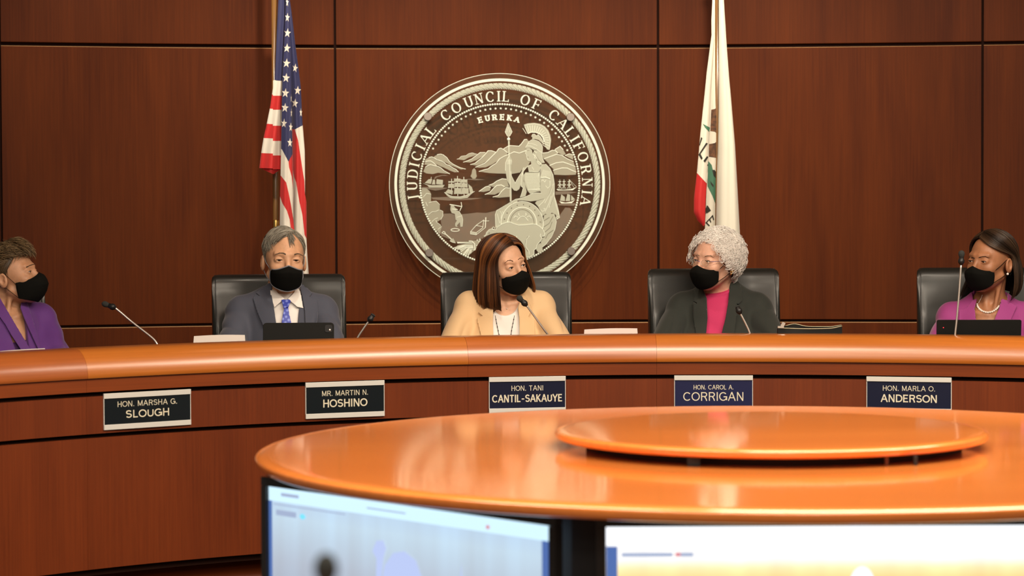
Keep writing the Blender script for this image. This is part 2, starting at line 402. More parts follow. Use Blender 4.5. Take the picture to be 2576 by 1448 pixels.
def glyph(mb, ch, H, xf, th, stem, hair, serif=0.0, bw=1.0, mat_i=0):
    w, strokes, srf = G[ch]
    for k, (pts, kind) in enumerate(strokes):
        q = [(x * H * bw, y * (H - (stem if not serif else hair)) + (stem if not serif else hair) / 2) for x, y in pts]
        wd = {'s': stem, 'n': hair, 'c': (lambda a, b: hair + (stem - hair) * (abs(a[1] + b[1]) / 2) ** 1.3)}[kind]
        if not serif:
            q2 = [list(p) for p in q]
            if kind in 'sn' and len(q) >= 2:       # stems reach the full height
                for e, o_ in ((0, 1), (-1, -2)):
                    if abs(q[e][1] - stem / 2) < 1e-6 and q[o_][1] != q[e][1]: q2[e][1] = 0
                    if abs(q[e][1] - (H - stem / 2)) < 1e-6 and q[o_][1] != q[e][1]: q2[e][1] = H
            q = [tuple(p) for p in q2]
        stroke_faces(mb, q, wd, xf, th + k * 1e-5, mat_i)
    if serif:
        for s_ in srf:
            if s_[0] == 'v':
                x, y = s_[1] * H * bw, s_[2] * H
                stroke_faces(mb, [(x, y - serif * 0.7), (x, y + serif * 0.7)], hair * 1.1, xf, th + 4e-5, mat_i)
            else:
                x, y = s_[0] * H * bw, s_[1] * (H - hair) + hair / 2
                stroke_faces(mb, [(x - serif, y), (x + serif, y)], hair, xf, th + 4e-5, mat_i)
def text_line(mb, body, width, cap, x0c, z0, y0, weight=0.15, th=0.0006, hw=0.9):
    """sans capitals fitted to a width, centred on x0c with baseline z0, on the plane y=y0 facing -y"""
    adv = 0.14
    tot = sum(G[c][0] + adv for c in body) - adv
    bw = width / cap / tot; x = x0c - width / 2
    for c in body:
        glyph(mb, c, cap, lambda u, v, d, X=x: (X + u, y0 - d, z0 + v), th, cap * weight, cap * weight * hw, 0, bw)
        x += (G[c][0] + adv) * cap * bw

M['plate1'] = mat('plate_black', (0.006, 0.010, 0.013), 0.3)
M['plate2'] = mat('plate_navy', (0.010, 0.013, 0.035), 0.3)
M['plate3'] = mat('plate_blue', (0.016, 0.019, 0.068), 0.3)
M['silver'] = mat('plate_rail_silver', (0.70, 0.70, 0.66), 0.4, 0.1)
M['letters'] = mat('plate_letters', (0.72, 0.68, 0.52), 0.5)
plates = [
    (371, 1029, 'HON. MARSHA G.', 138, 14, 'SLOUGH', 100, 19.5, 'plate1', 200, 97, 'black nameplate leftmost on the dais, below the person in the purple blazer'),
    (868, 1004, 'MR. MARTIN N.', 115, 13.2, 'HOSHINO', 109, 20, 'plate1', 195, 93, 'black nameplate below the person in the grey suit'),
    (1326.5, 992, 'HON. TANI', 81.5, 13, 'CANTIL-SAKAUYE', 178, 19, 'plate2', 195, 91, 'dark navy nameplate below the person in the tan blazer'),
    (1795, 989, 'HON. CAROL A.', 102, 11.5, 'CORRIGAN', 153, 22, 'plate3', 199, 84, 'blue nameplate below the person with curly white hair'),
    (2286.5, 993, 'HON. MARLA O.', 128.5, 13, 'ANDERSON', 137, 19.5, 'plate2', 207, 91, 'dark navy nameplate rightmost on the dais, near the black monitor'),
]
for px, py, t1, w1, c1, t2, w2, c2, pm, W, Hh, lab in plates:
    p, a = dhit(px, py, -0.036)
    k = p.y / F
    ww = W * k / math.cos(a) * 0.985; hh = 91 * p.y / F
    e = empty('nameplate', (p.x, p.y, p.z), -a); tag(e, lab, 'nameplate', 'nameplates along the dais front')
    b = MB(); b.box((0, 0.001, 0), (ww, 0.004, hh)); b.build('plate', M[pm], e, bevel=0.0004)
    for sgn in (1, -1):
        b = MB(); b.box((0, -0.0015, sgn * (hh / 2 - 0.0085)), (ww + 0.002, 0.0065, 0.017)); b.build('rail', M['silver'], e, bevel=0.0006)
        b = MB(); b.box((sgn * ww / 2, 0.0, 0), (0.0022, 0.0055, hh - 0.03)); b.build('side_trim', M['silver'], e)
    k2 = k / math.cos(a) * 0.985
    b = MB()
    text_line(b, t1, w1 * k2, c1 * k, 0, hh * 0.11, -0.0009, 0.125)
    text_line(b, t2, w2 * k2, c2 * k, 0, -hh * 0.205, -0.0009, 0.165 if t2 != 'CORRIGAN' else 0.12)
    b.build('lettering', M['letters'], e)

# ------------------------------------------------------------------ council seal on the wall
M['glass'], nt, b_ = new_mat('clear_glass')
nt.nodes.remove(b_); out = nt.nodes['Material Output']
tr = nt.nodes.new('ShaderNodeBsdfTransparent'); tr.inputs[0].default_value = (0.93, 0.955, 0.93, 1)
gl = nt.nodes.new('ShaderNodeBsdfGlossy'); gl.inputs['Roughness'].default_value = 0.03
lw = nt.nodes.new('ShaderNodeLayerWeight'); pw_ = nt.nodes.new('ShaderNodeMath'); pw_.operation = 'POWER'; pw_.inputs[1].default_value = 5
lnk(nt, lw.outputs['Facing'], pw_.inputs[0]); fr = nt.nodes.new('ShaderNodeMath'); fr.operation = 'MULTIPLY_ADD'; fr.inputs[1].default_value = 0.5; fr.inputs[2].default_value = 0.03
lnk(nt, pw_.outputs[0], fr.inputs[0])
mxs = nt.nodes.new('ShaderNodeMixShader'); lnk(nt, fr.outputs[0], mxs.inputs[0]); lnk(nt, tr.outputs[0], mxs.inputs[1]); lnk(nt, gl.outputs[0], mxs.inputs[2])
df = nt.nodes.new('ShaderNodeBsdfDiffuse'); df.inputs[0].default_value = (0.45, 0.34, 0.22, 1)
mx2 = nt.nodes.new('ShaderNodeMixShader'); mx2.inputs[0].default_value = 0.045; lnk(nt, mxs.outputs[0], mx2.inputs[1]); lnk(nt, df.outputs[0], mx2.inputs[2])
lnk(nt, mx2.outputs[0], out.inputs[0])
def frost(name, col, a, rough=0.55):
    m, nt, b = new_mat(name)
    b.inputs['Base Color'].default_value = (*col, 1); b.inputs['Roughness'].default_value = rough; b.inputs['Alpha'].default_value = a
    return m
M['etch'] = frost('etched_edge', (0.74, 0.80, 0.68), 1.0, 0.4)
M['frost'] = frost('frosted_glass', (0.42, 0.42, 0.32), 0.74)
M['frost2'] = frost('frosted_glass_light', (0.46, 0.48, 0.38), 0.88)
M['mist'] = frost('light_frosting', (0.50, 0.44, 0.34), 0.30)
M['groove'] = frost('etched_groove', (0.16, 0.14, 0.09), 0.7)
sp0 = P(1257.5, 463, 11.205); sS = F / 11.205
sa = math.atan2(sp0.x - WC[0], sp0.y - WC[1])
seal = empty('seal', sp0, -sa)
seal.rotation_euler = (0, 0.004, -sa)
tag(seal, 'large round etched glass seal mounted on the panelled wall', 'seal')
def L2(px, py): return ((px - 1257.5) / sS, -(py - 463) / sS)
ORG = {'A': (1040, 340), 'B': (1240, 290), 'C': (1040, 490), 'D': (1240, 440), 'E': (1200, 540)}
def cv(k, pts): o = ORG[k]; return [L2(o[0] + x / 9.05, o[1] + y / 9.05) for x, y in pts]
def slab(mb, pts, y0, th, m=0):
    """closed outline standing th proud of depth y0 (towards the room)"""
    ar = sum(pts[i][0] * pts[(i + 1) % len(pts)][1] - pts[(i + 1) % len(pts)][0] * pts[i][1] for i in range(len(pts)))
    if ar < 0: pts = pts[::-1]
    n = len(pts); V = [(x, -y0 - th, z) for x, z in pts] + [(x, -y0, z) for x, z in pts]
    Fc = [tuple(range(n))] + [(i, i + n, (i + 1) % n + n, (i + 1) % n) for i in range(n)]
    mb.add(V, Fc, m, smooth=False)
def line(mb, pts, w, y0, th, m=1):
    stroke_faces(mb, pts, w / sS, lambda u, v, d: (u, -y0 - d, v), th, m)
b = MB(); Rg = 278.4 / sS
b.lathe([(0, 0), (Rg - 0.002, 0), (Rg, 0.002), (Rg, 0.010), (Rg - 0.002, 0.012), (0, 0.012)], 128, axis=Matrix.Rotation(-PI / 2, 3, 'X'))
b.build('glass_disc', M['glass'], seal).data.set_sharp_from_angle(angle=0.5)
EM = [M['frost'], M['etch'], M['frost2'], M['mist'], M['groove']]
def circ(r, n=160, a0=0, a1=360, cx=0, cz=0, ry=None):
    return [(cx + r / sS * math.sin(math.radians(a0 + (a1 - a0) * i / n)), cz + (ry or r) / sS * math.cos(math.radians(a0 + (a1 - a0) * i / n))) for i in range(n + 1)]
b = MB(); line(b, circ(277.4), 1.4, 0.0, 0.0008); line(b, circ(261.6), 6.6, 0.0, 0.002); b.build('rim_line', EM, seal)
# rope border: slanted overlapping strands
b = MB(); NR = 130; r0, r1 = 238.5 / sS, 253.5 / sS
for i in range(NR):
    a = 2 * PI * i / NR; da = 2 * PI / NR; V = []; n = 9
    for k in range(n + 1):
        t = k / n
        r = r0 + (r1 - r0) * t
        c0 = a + da * (1.75 * (0.5 - t)) + 0.18 * da * math.sin(2 * PI * t)
        hw = da * 0.52 * (0.30 + 0.70 * math.sin(PI * min(max(t, 0.04), 0.96)) ** 0.5)
        y = 0.0058 * math.sin(PI * min(max(t, 0.02), 0.98)) ** 0.5
        for q, yy in ((-1, 0.15), (-0.55, 0.8), (0.0, 1.0), (0.55, 0.72), (1, 0.1)):
            V.append((r * math.sin(c0 + q * hw), -0.0003 - y * yy, r * math.cos(c0 + q * hw)))
    Fc = [(k * 5 + j, k * 5 + j + 1, (k + 1) * 5 + j + 1, (k + 1) * 5 + j) for k in range(n) for j in range(4)]
    b.add(V, Fc, 2)
for i in range(NR):
    a = 2 * PI * i / NR; da = 2 * PI / NR
    pts = []
    for k in range(10):
        t = k / 9; r = r0 + (r1 - r0) * t; c0 = a - 0.46 * da + da * (1.75 * (0.5 - t)) + 0.18 * da * math.sin(2 * PI * t)
        pts.append((r * math.sin(c0), r * math.cos(c0)))
    line(b, pts, 1.1, 0.001, 0.0042, 1)
b.build('rope_border', EM, seal)
b = MB()
for i in range(205):
    a = 2 * PI * i / 205; b.ball((200.3 / sS * math.sin(a), -0.001, 200.3 / sS * math.cos(a)), (2.85 / sS, 0.003, 2.85 / sS), 8, 5, 1)
b.build('bead_ring', EM, seal)
b = MB()
for i in range(33):
    a = math.radians(-62 + 125.3 * i / 32); c = (190 / sS * math.sin(a), 190 / sS * math.cos(a)); st_ = []
    for k in range(10):
        r = (3.5 if k % 2 == 0 else 1.6) / sS; an = a + PI * k / 5; st_.append((c[0] + r * math.sin(an), c[1] + r * math.cos(an)))
    slab(b, st_, 0, 0.002, 1)
b.build('star_row', EM, seal)
def arc_text(mb, items, rb, H, stem, hair, serif, bw):
    for ch, deg in items:
        a = math.radians(deg); w = G[ch][0] * H * bw
        def xf(u, v, d, a=a, w=w):
            x = (u - w / 2); r = rb + v
            return (r * math.sin(a) + x * math.cos(a), -d, r * math.cos(a) - x * math.sin(a))
        glyph(mb, ch, H, xf, 0.0022, stem, hair, serif, bw, 1)
for word, degs in (('JUDICIAL', (-99, -91.2, -83.3, -77.2, -71.3, -65.0, -58.8, -52.2)), ('COUNCIL', (-38.2, -29.8, -20.9, -13.9, -6.4, -0.8, 3.9)), ('OF', (16.8, 24.8)), ('CALIFORNIA', (38.2, 46.0, 53.2, 58.8, 64.4, 71.8, 80.2, 88.7, 95.3, 101))):
    b = MB(); arc_text(b, list(zip(word, degs)), 207.5 / sS, 26 / sS, 4.0 / sS, 1.7 / sS, 4.4 / sS, 0.95); b.build('lettering', EM, seal)
b = MB(); arc_text(b, list(zip('EUREKA', (-17.1, -10.7, -4.6, 1.9, 8.2, 14.8))), 161 / sS, 14.5 / sS, 3.8 / sS, 2.4 / sS, 3.0 / sS, 0.95); b.build('lettering', EM, seal)
# etched scenery
hills = [
 cv('A', [(470, 490), (540, 445), (620, 432), (680, 450), (760, 510), (820, 600), (900, 660), (960, 690), (1060, 740), (1190, 770), (1080, 780), (990, 740), (860, 690), (700, 600), (600, 570), (480, 520)]),
 cv('A', [(290, 540), (350, 510), (420, 495), (470, 515), (540, 560), (640, 590), (700, 620), (750, 670), (820, 690), (900, 745), (970, 780), (1025, 835), (940, 845), (820, 800), (700, 740), (600, 700), (450, 620), (260, 600)]),
 cv('A', [(270, 605), (340, 590), (400, 590), (460, 630), (530, 690), (450, 690), (250, 670)]),
 cv('A', [(270, 730), (330, 690), (390, 670), (460, 690), (560, 710), (620, 740), (700, 810), (830, 880), (700, 870), (560, 855), (440, 885), (300, 870), (225, 830)]),
 cv('A', [(990, 548), (1040, 530), (1090, 480), (1200, 465), (1260, 420), (1340, 402), (1450, 435), (1380, 470), (1260, 510), (1150, 570), (1080, 560)]),
 cv('A', [(1135, 615), (1240, 580), (1330, 540), (1450, 450), (1520, 395), (1640, 395), (1600, 470), (1450, 560), (1300, 620)]),
 cv('A', [(1295, 670), (1400, 640), (1460, 590), (1540, 530), (1620, 450), (1700, 355), (1780, 355), (1880, 390), (1840, 450), (1700, 560), (1580, 640), (1440, 690)]),
 cv('B', [(240, 765), (340, 705), (400, 690), (590, 705), (640, 660), (720, 550), (780, 550), (820, 590), (770, 690), (760, 800), (600, 850), (420, 850), (350, 870), (270, 830)]),
 cv('A', [(1410, 730), (1500, 690), (1620, 640), (1700, 570), (1800, 470), (1900, 370), (1940, 310), (1990, 295), (2060, 330), (2140, 400), (2120, 470), (1950, 560), (1800, 660), (1650, 730), (1500, 740)]),
 cv('A', [(1490, 825), (1600, 790), (1700, 765), (1780, 700), (1880, 640), (1960, 540), (2060, 480)]) + cv('B', [(330, 900), (480, 830), (600, 860), (760, 800), (780, 1000), (850, 1050), (800, 1150), (650, 1250), (620, 1300), (450, 1330), (200, 1325)]) + cv('A', [(1900, 870), (1720, 860)]),
 cv('B', [(1410, 780), (1530, 705), (1600, 780), (1660, 880), (1600, 910), (1480, 850)]),
 cv('B', [(1640, 915), (1740, 875), (1820, 900), (1830, 1010), (1740, 970)]),
 cv('B', [(1130, 860), (1250, 845), (1350, 795), (1420, 800), (1480, 860), (1440, 890), (1250, 960), (1150, 980), (1120, 920)]),
 cv('B', [(1160, 990), (1300, 940), (1450, 885), (1560, 905), (1700, 990), (1840, 1050), (1870, 1160), (1700, 1090), (1500, 1070), (1300, 1130), (1240, 1060)]),
 cv('B', [(1290, 1140), (1440, 1080), (1600, 1060), (1740, 1110), (1880, 1165), (1900, 1280), (1700, 1200), (1560, 1190), (1400, 1240)]),
 cv('B', [(1370, 1250), (1480, 1220), (1580, 1195), (1700, 1200), (1800, 1250), (1900, 1290), (1890, 1350), (1650, 1360), (1400, 1350)]),
 cv('A', [(1715, 1140), (1820, 1100), (1900, 1040), (2020, 990), (2120, 1000), (2180, 1170), (2000, 1180), (1800, 1170)]),
 cv('A', [(1490, 1280), (1560, 1230), (1640, 1175), (1700, 1160), (1760, 1185), (1740, 1260), (1600, 1290)]),
 cv('A', [(1625, 1350), (1740, 1300), (1830, 1200), (1900, 1140), (2000, 1130), (2080, 1170), (2050, 1260), (1850, 1350)]),
 cv('A', [(1805, 1405), (1930, 1370), (2010, 1270), (2100, 1190), (2190, 1200), (2200, 1400), (1950, 1420)]),
]
tops = [(1, 9), (1, 11), (0, 4), (0, 7), None, (0, 5), (0, 7), (0, 6), (0, 9), (0, 10), (0, 2), (0, 2), (0, 4), (0, 5), (0, 4), (0, 5), (0, 4), (0, 4), (0, 5), (0, 4)]
b = MB()
for i, (h_, t_) in enumerate(zip(hills, tops)):
    slab(b, h_, 0, 0.0008 + 0.00005 * i, 0)
    if t_: line(b, h_[t_[0]:t_[1] + 1], 1.7, 0, 0.0024, 1)
    else: line(b, h_[:7], 0.9, 0, 0.0015, 1)
b.build('mountain_range', EM, seal); b = MB()
slab(b, cv('C', [(600, 430), (850, 420), (950, 450), (1200, 430), (1450, 400), (1650, 410), (1870, 360), (1870, 720), (1700, 980), (1500, 1000), (1200, 1060), (1000, 1080), (640, 930), (560, 800), (640, 700)]), 0, 0.0004, 3)
b.build('ground_haze', EM, seal); b = MB()
slab(b, cv('D', [(1440, 1050), (1570, 850), (1650, 740), (1760, 750), (1850, 860), (1780, 1000), (1640, 1200), (1480, 1420), (1250, 1600), (1150, 1560), (1350, 1350)]), 0, 0.0004, 3)
b.build('ground_haze', EM, seal); b = MB()
slab(b, cv('C', [(410, 60), (900, 40), (1200, 70), (1580, 70), (1300, 110), (800, 130), (450, 100)]), 0, 0.0005, 3)
b.build('ground_haze', EM, seal); b = MB()
slab(b, cv('A', [(200, 1180), (500, 1180), (780, 1200), (640, 1240), (500, 1260), (300, 1220)]), 0, 0.0005, 3)
b.build('ground_haze', EM, seal); b = MB()
slab(b, cv('A', [(1180, 1000), (1380, 985), (1640, 1012), (1400, 1025)]), 0, 0.0005, 3)
b.build('ground_haze', EM, seal); b = MB()
slab(b, cv('D', [(1420, 380), (1650, 360), (1920, 390), (1750, 430), (1430, 450)]), 0, 0.0005, 3)
b.build('ground_haze', EM, seal); b = MB()
slab(b, cv('D', [(1480, 650), (1650, 640), (1900, 640), (1850, 700), (1500, 690)]), 0, 0.0005, 3)
b.build('ground_haze', EM, seal); b = MB()
rock = cv('A', [(195, 1190), (300, 1210), (370, 1270), (405, 1340)]) + cv('C', [(400, 150), (520, 140), (600, 220), (600, 340), (670, 370), (670, 480), (620, 560), (530, 620), (600, 670), (650, 720), (620, 800), (600, 890), (500, 770), (400, 640), (330, 480), (270, 330), (215, 150), (180, 0)])
slab(b, rock, 0, 0.0012, 0)
for l_ in ([(350, 180), (430, 150), (520, 140), (600, 220)], [(600, 340), (670, 370), (670, 480), (620, 560)], [(420, 610), (500, 540), (560, 520)], [(510, 570), (530, 620), (600, 670), (620, 690)], [(280, 160), (320, 250)], [(340, 450), (430, 380), (500, 380), (580, 340)], [(560, 780), (640, 715)]):
    line(b, cv('C', l_), 1.1, 0, 0.002, 1)
line(b, cv('A', [(225, 1410), (300, 1320), (400, 1340)]), 1.1, 0, 0.002, 1)
b.build('rocky_bank', EM, seal)
# ships
M['steel'] = mat('standoff_steel', (0.42, 0.38, 0.34), 0.32, 1.0)
b = MB()
def quad(k, x0, y0, x1, y1, bul=10):
    slab(b, cv(k, [(x0, y0), ((x0 + x1) / 2, y0 + 6), (x1, y0), (x1 + 4, y1), ((x0 + x1) / 2, y1 - bul), (x0 - 12, y1)]), 0, 0.0016, 2)
    line(b, cv(k, [(x0 - 8, y0), (x1 + 6, y0 + 4)]), 0.8, 0, 0.0022, 1)
for m_ in ([(870, 990), (870, 1350)], [(1003, 930), (1010, 1380)], [(1148, 950), (1155, 1370)]): line(b, cv('A', m_), 1.3, 0, 0.0012, 1)
for q in ((805, 1050, 920, 1085), (800, 1112, 925, 1205), (930, 992, 1070, 1068), (940, 1088, 1080, 1185), (935, 1207, 1090, 1340), (1080, 1010, 1225, 1086), (1092, 1098, 1230, 1192), (1102, 1207, 1255, 1340)): quad('A', *q)
slab(b, cv('A', [(790, 1225), (900, 1260), (890, 1345), (760, 1320), (720, 1305)]), 0, 0.0016, 2)
slab(b, cv('A', [(1250, 1110), (1330, 1180), (1362, 1285), (1285, 1315)]), 0, 0.0016, 2)
slab(b, cv('A', [(705, 1300), (770, 1340), (830, 1375), (900, 1395), (1060, 1400), (1200, 1370), (1300, 1320), (1395, 1275), (1300, 1355), (1230, 1425), (1060, 1448), (850, 1435), (770, 1380)]), 0, 0.0018, 2)
line(b, cv('A', [(705, 1300), (770, 1340), (830, 1375), (900, 1395), (1060, 1400), (1200, 1370), (1300, 1320), (1395, 1275)]), 1.2, 0, 0.0026, 1)
b.build('ship', EM, seal); b = MB()
slab(b, cv('A', [(215, 1090), (320, 1120), (420, 1140), (715, 1130), (670, 1190), (360, 1190), (320, 1140)]), 0, 0.0016, 2)
slab(b, cv('A', [(260, 1085), (350, 1000), (430, 1000), (400, 1110)]), 0, 0.0015, 2)
slab(b, cv('A', [(530, 1000), (675, 1020), (665, 1130), (520, 1110)]), 0, 0.0015, 2)
slab(b, cv('A', [(450, 1010), (490, 1010), (500, 1120), (420, 1120)]), 0, 0.0014, 2)
slab(b, cv('A', [(470, 990), (500, 940), (620, 910), (700, 900), (800, 925), (650, 925), (540, 955), (490, 1000)]), 0, 0.0006, 3)
line(b, cv('A', [(410, 950), (400, 1000)]), 0.9, 0, 0.0012, 1)
b.build('ship', EM, seal); b = MB()
slab(b, cv('A', [(1340, 790), (1385, 745), (1425, 800), (1430, 880), (1445, 930), (1410, 990), (1350, 990), (1300, 930), (1325, 880)]), 0, 0.0012, 0)
b.build('ship', EM, seal); b = MB()
for xm in (1525, 1620, 1738):
    line(b, cv('D', [(xm, 100), (xm, 315)]), 1.0, 0, 0.0014, 1)
    for yy, hw in ((150, 34), (228, 46)): line(b, cv('D', [(xm - hw, yy), (xm + hw, yy - 4)]), 1.4, 0, 0.0018, 1)
    for dx in (-45, 45): line(b, cv('D', [(xm, 160), (xm + dx * 0.7, 225)]), 0.6, 0, 0.0012, 1); line(b, cv('D', [(xm, 232), (xm + dx, 315)]), 0.7, 0, 0.0012, 1)
slab(b, cv('D', [(1450, 320), (1600, 335), (1780, 322), (1915, 270), (1820, 345), (1480, 350)]), 0, 0.0018, 1)
line(b, cv('D', [(1738, 100), (1850, 285)]), 0.6, 0, 0.0012, 1); line(b, cv('D', [(1738, 100), (1905, 268)]), 0.6, 0, 0.0012, 1)
b.build('ship', EM, seal); b = MB()
slab(b, cv('D', [(1510, 595), (1650, 628), (1800, 602), (1875, 560), (1800, 640), (1560, 645)]), 0, 0.0018, 1)
for q in ([(1560, 440), (1640, 500), (1640, 595), (1530, 585)], [(1700, 430), (1760, 450), (1760, 590), (1655, 595)], [(1785, 455), (1870, 550), (1785, 585)]): slab(b, cv('D', q), 0, 0.0015, 2)
b.build('ship', EM, seal)
# miner, tools, rocker box, pan, sheaf
b = MB()
slab(b, cv('C', [(850, 240), (900, 215), (950, 290), (1010, 330), (960, 350), (1040, 370), (1100, 470), (1125, 560), (1110, 720), (1070, 730), (1055, 620), (1030, 650), (990, 690), (1005, 735), (950, 710), (950, 650), (990, 580), (960, 560), (950, 470), (940, 430), (870, 410), (840, 340)]), 0, 0.0018, 2)
line(b, cv('C', [(960, 355), (1040, 375), (1100, 470), (1125, 560), (1110, 720)]), 0.9, 0, 0.0024, 1); line(b, cv('C', [(985, 510), (1100, 475)]), 0.9, 0, 0.0024, 1)
line(b, cv('C', [(825, 215), (960, 238), (1090, 262)]), 2.0, 0, 0.0024, 1); line(b, cv('C', [(1085, 165), (1102, 260), (1055, 360)]), 1.6, 0, 0.0024, 1)
line(b, cv('C', [(885, 320), (1010, 335)]), 1.8, 0, 0.0024, 1)
b.build('miner', EM, seal)
b = MB()
line(b, cv('C', [(650, 860), (685, 828), (722, 850), (712, 890), (650, 860)]), 1.5, 0, 0.002, 1); line(b, cv('C', [(722, 880), (870, 1010)]), 2.2, 0, 0.002, 1)
slab(b, cv('C', [(830, 1045), (850, 1010), (905, 985), (965, 1092), (880, 1078)]), 0, 0.002, 2); line(b, cv('C', [(830, 1045), (880, 1072), (965, 1092)]), 0.9, 0, 0.0025, 1)
b.build('shovel', EM, seal); b = MB()
for l_ in ([(1300, 835), (1430, 858), (1580, 745), (1600, 570), (1430, 690), (1300, 835)], [(1430, 695), (1575, 722)], [(1590, 590), (1720, 590)], [(1430, 905), (1640, 740)], [(1300, 835), (1300, 885), (1430, 905), (1430, 858)]):
    line(b, cv('C', l_), 1.3, 0, 0.002, 1)
line(b, cv('C', [(1648, 508), (1635, 740)]), 2.2, 0, 0.0024, 1)
slab(b, cv('C', [(1300, 835), (1430, 858), (1430, 905), (1300, 885)]), 0, 0.0014, 2)
b.build('rocker_box', EM, seal); b = MB()
ell = [(950 + 95 * math.cos(t * PI / 12), 795 + 32 * math.sin(t * PI / 12)) for t in range(25)]
line(b, cv('C', ell), 1.7, 0, 0.002, 1)
b.build('gold_pan', EM, seal)
b = MB()
slab(b, cv('C', [(1000, 1075), (1250, 1060), (1300, 1040), (1480, 1030), (1620, 1060), (1640, 1150), (1560, 1180), (1500, 1330), (1400, 1250), (1250, 1380), (1140, 1360), (1050, 1250), (930, 1220), (1010, 1140), (1180, 1110)]), 0, 0.001, 0)
for e_ in ((990, 1075), (1000, 1092), (928, 1200), (945, 1228), (1000, 1240), (1062, 1255), (1075, 1295), (1140, 1340), (1148, 1372), (1200, 1360), (1245, 1388), (1300, 1330)):
    line(b, cv('C', [e_, ((e_[0] + 1330) / 2 + 10, (e_[1] + 1120) / 2 - 16), (1340 + (e_[1] - 1075) * 0.1, 1090 + (e_[1] - 1075) * 0.45)]), 2.0, 0, 0.0022, 1)
line(b, cv('C', [(1260, 1050), (1330, 1050), (1390, 1110), (1400, 1240), (1370, 1260)]), 2.4, 0, 0.003, 1)
rr = random.Random(3)
for k in range(26):
    x0, y0 = 1430 + rr.random() * 190, 1010 + rr.random() * 180
    line(b, cv('C', [(x0, y0), (x0 + rr.uniform(-10, 40), y0 + rr.uniform(-28, 20)), (x0 + rr.uniform(10, 60), y0 + rr.uniform(-50, 30))]), 1.5, 0, 0.0022, 1)
for k in range(12):
    x0, y0 = 1430 + rr.random() * 90, 1180 + rr.random() * 160
    line(b, cv('C', [(x0, y0), (x0 + rr.uniform(-20, 30), y0 + rr.uniform(10, 40))]), 1.8, 0, 0.0022, 1)
b.build('wheat_sheaf', EM, seal)
# seated figure with spear
b = MB(); T = 0.0016
def pl(k, pts, th=T, m=2, edge=None, ew=1.0):
    q = cv(k, pts); slab(b, q, 0, th, m)
    if edge: 
        for e0, e1 in edge: line(b, q[e0:e1 + 1], ew, 0, th + 0.0007, 1)
pl('D', [(1530 - 362, 905), (1388, 875), (1448, 1055), (1418, 1225), (1338, 1405), (1198, 1585), (1118, 1645), (1088, 1505), (1178, 1345), (1138, 1105)], 0.0014, 2, [(1, 6)], 0.9)
for l_ in ([(1150, 950), (1100, 1100), (1160, 1040), (1290, 960)], [(1160, 1180), (1280, 1100), (1370, 940)], [(1180, 1300), (1300, 1200), (1350, 1060)], [(1200, 1448), (1250, 1340), (1380, 1250)]):
    line(b, cv('D', l_), 1.0, 0, 0.0022, 4)
pl('D', [(400, 620), (250, 710), (80, 810), (55, 900), (60, 1100), (65, 1200), (160, 1130), (200, 1000), (230, 880), (300, 760), (430, 660)], T, 2, [(0, 5)], 1.1)
for l_ in ([(100, 880), (130, 1000), (155, 1100)], [(165, 820), (200, 880), (180, 990)], [(215, 820), (235, 870)]): line(b, cv('D', l_), 0.9, 0, 0.0024, 1)
pl('D', [(1100, -250), (1200, -250), (1300, -150), (1370, 0), (1400, 200), (1400, 480), (1450, 640), (1500, 830), (1520, 970), (1450, 1010), (1440, 920), (1380, 870), (1340, 860), (1270, 930), (1200, 880), (1130, 930), (1080, 820), (1030, 720), (960, 640), (1000, 590), (1170, 540), (1110, 420), (1080, 370), (1080, 60)], T, 2, [(1, 9)], 1.0)
for l_ in ([(1180, 640), (1300, 420), (1380, 200)], [(1040, 710), (1150, 600), (1190, 540)], [(1280, 740), (1340, 560), (1390, 400)], [(1190, 830), (1280, 640), (1330, 480)], [(1090, 790), (1130, 830), (1180, 800), (1190, 760), (1150, 770)], [(1400, 500), (1440, 700), (1500, 900)], [(1450, 990), (1440, 960), (1500, 940)]): line(b, cv('D', l_), 0.9, 0, 0.0024, 1)
for l_ in ([(1225, 560), (1290, 420), (1350, 250)], [(1310, 700), (1370, 480)], [(1130, 940), (1190, 890)], [(1370, 870), (1440, 910)]): line(b, cv('D', l_), 0.8, 0, 0.0023, 4)
pl('D', [(690, -60), (650, 80), (640, 250), (690, 290), (660, 400), (620, 515), (740, 480), (770, 380), (740, 260), (700, 140), (700, 0)], 0.0018, 2, [(0, 5)], 0.9)
pl('D', [(320, 120), (370, 210), (440, 300), (480, 350), (540, 360), (600, 320), (640, 200), (690, -60), (760, -190), (700, -170), (650, -50), (600, 20), (540, 120), (510, 185), (470, 120), (420, 20), (410, -80), (415, -250), (440, -300), (420, -370), (380, -440), (330, -380), (290, -280), (285, -100)], 0.0018, 2, [(9, 16), (20, 23)], 1.0)
for yy in (-330, -305, -278, -250): line(b, cv('D', [(320, yy), (370, yy - 14), (430, yy)]), 0.8, 0, 0.0026, 1)
pl('D', [(740, -60), (1070, -60), (1080, 60), (1075, 200), (1080, 370), (1000, 380), (850, 430), (790, 360), (760, 290), (720, 200), (705, 100), (700, 0)], 0.0021, 2)
for j in range(15):
    y = -30 + j * 26; x = 735 + max(0, j - 5) * 8
    while x < 1055:
        line(b, cv('D', [(x, y), (x + 12, y + 9), (x + 24, y)]), 0.8, 0, 0.0029, 1); x += 30
    
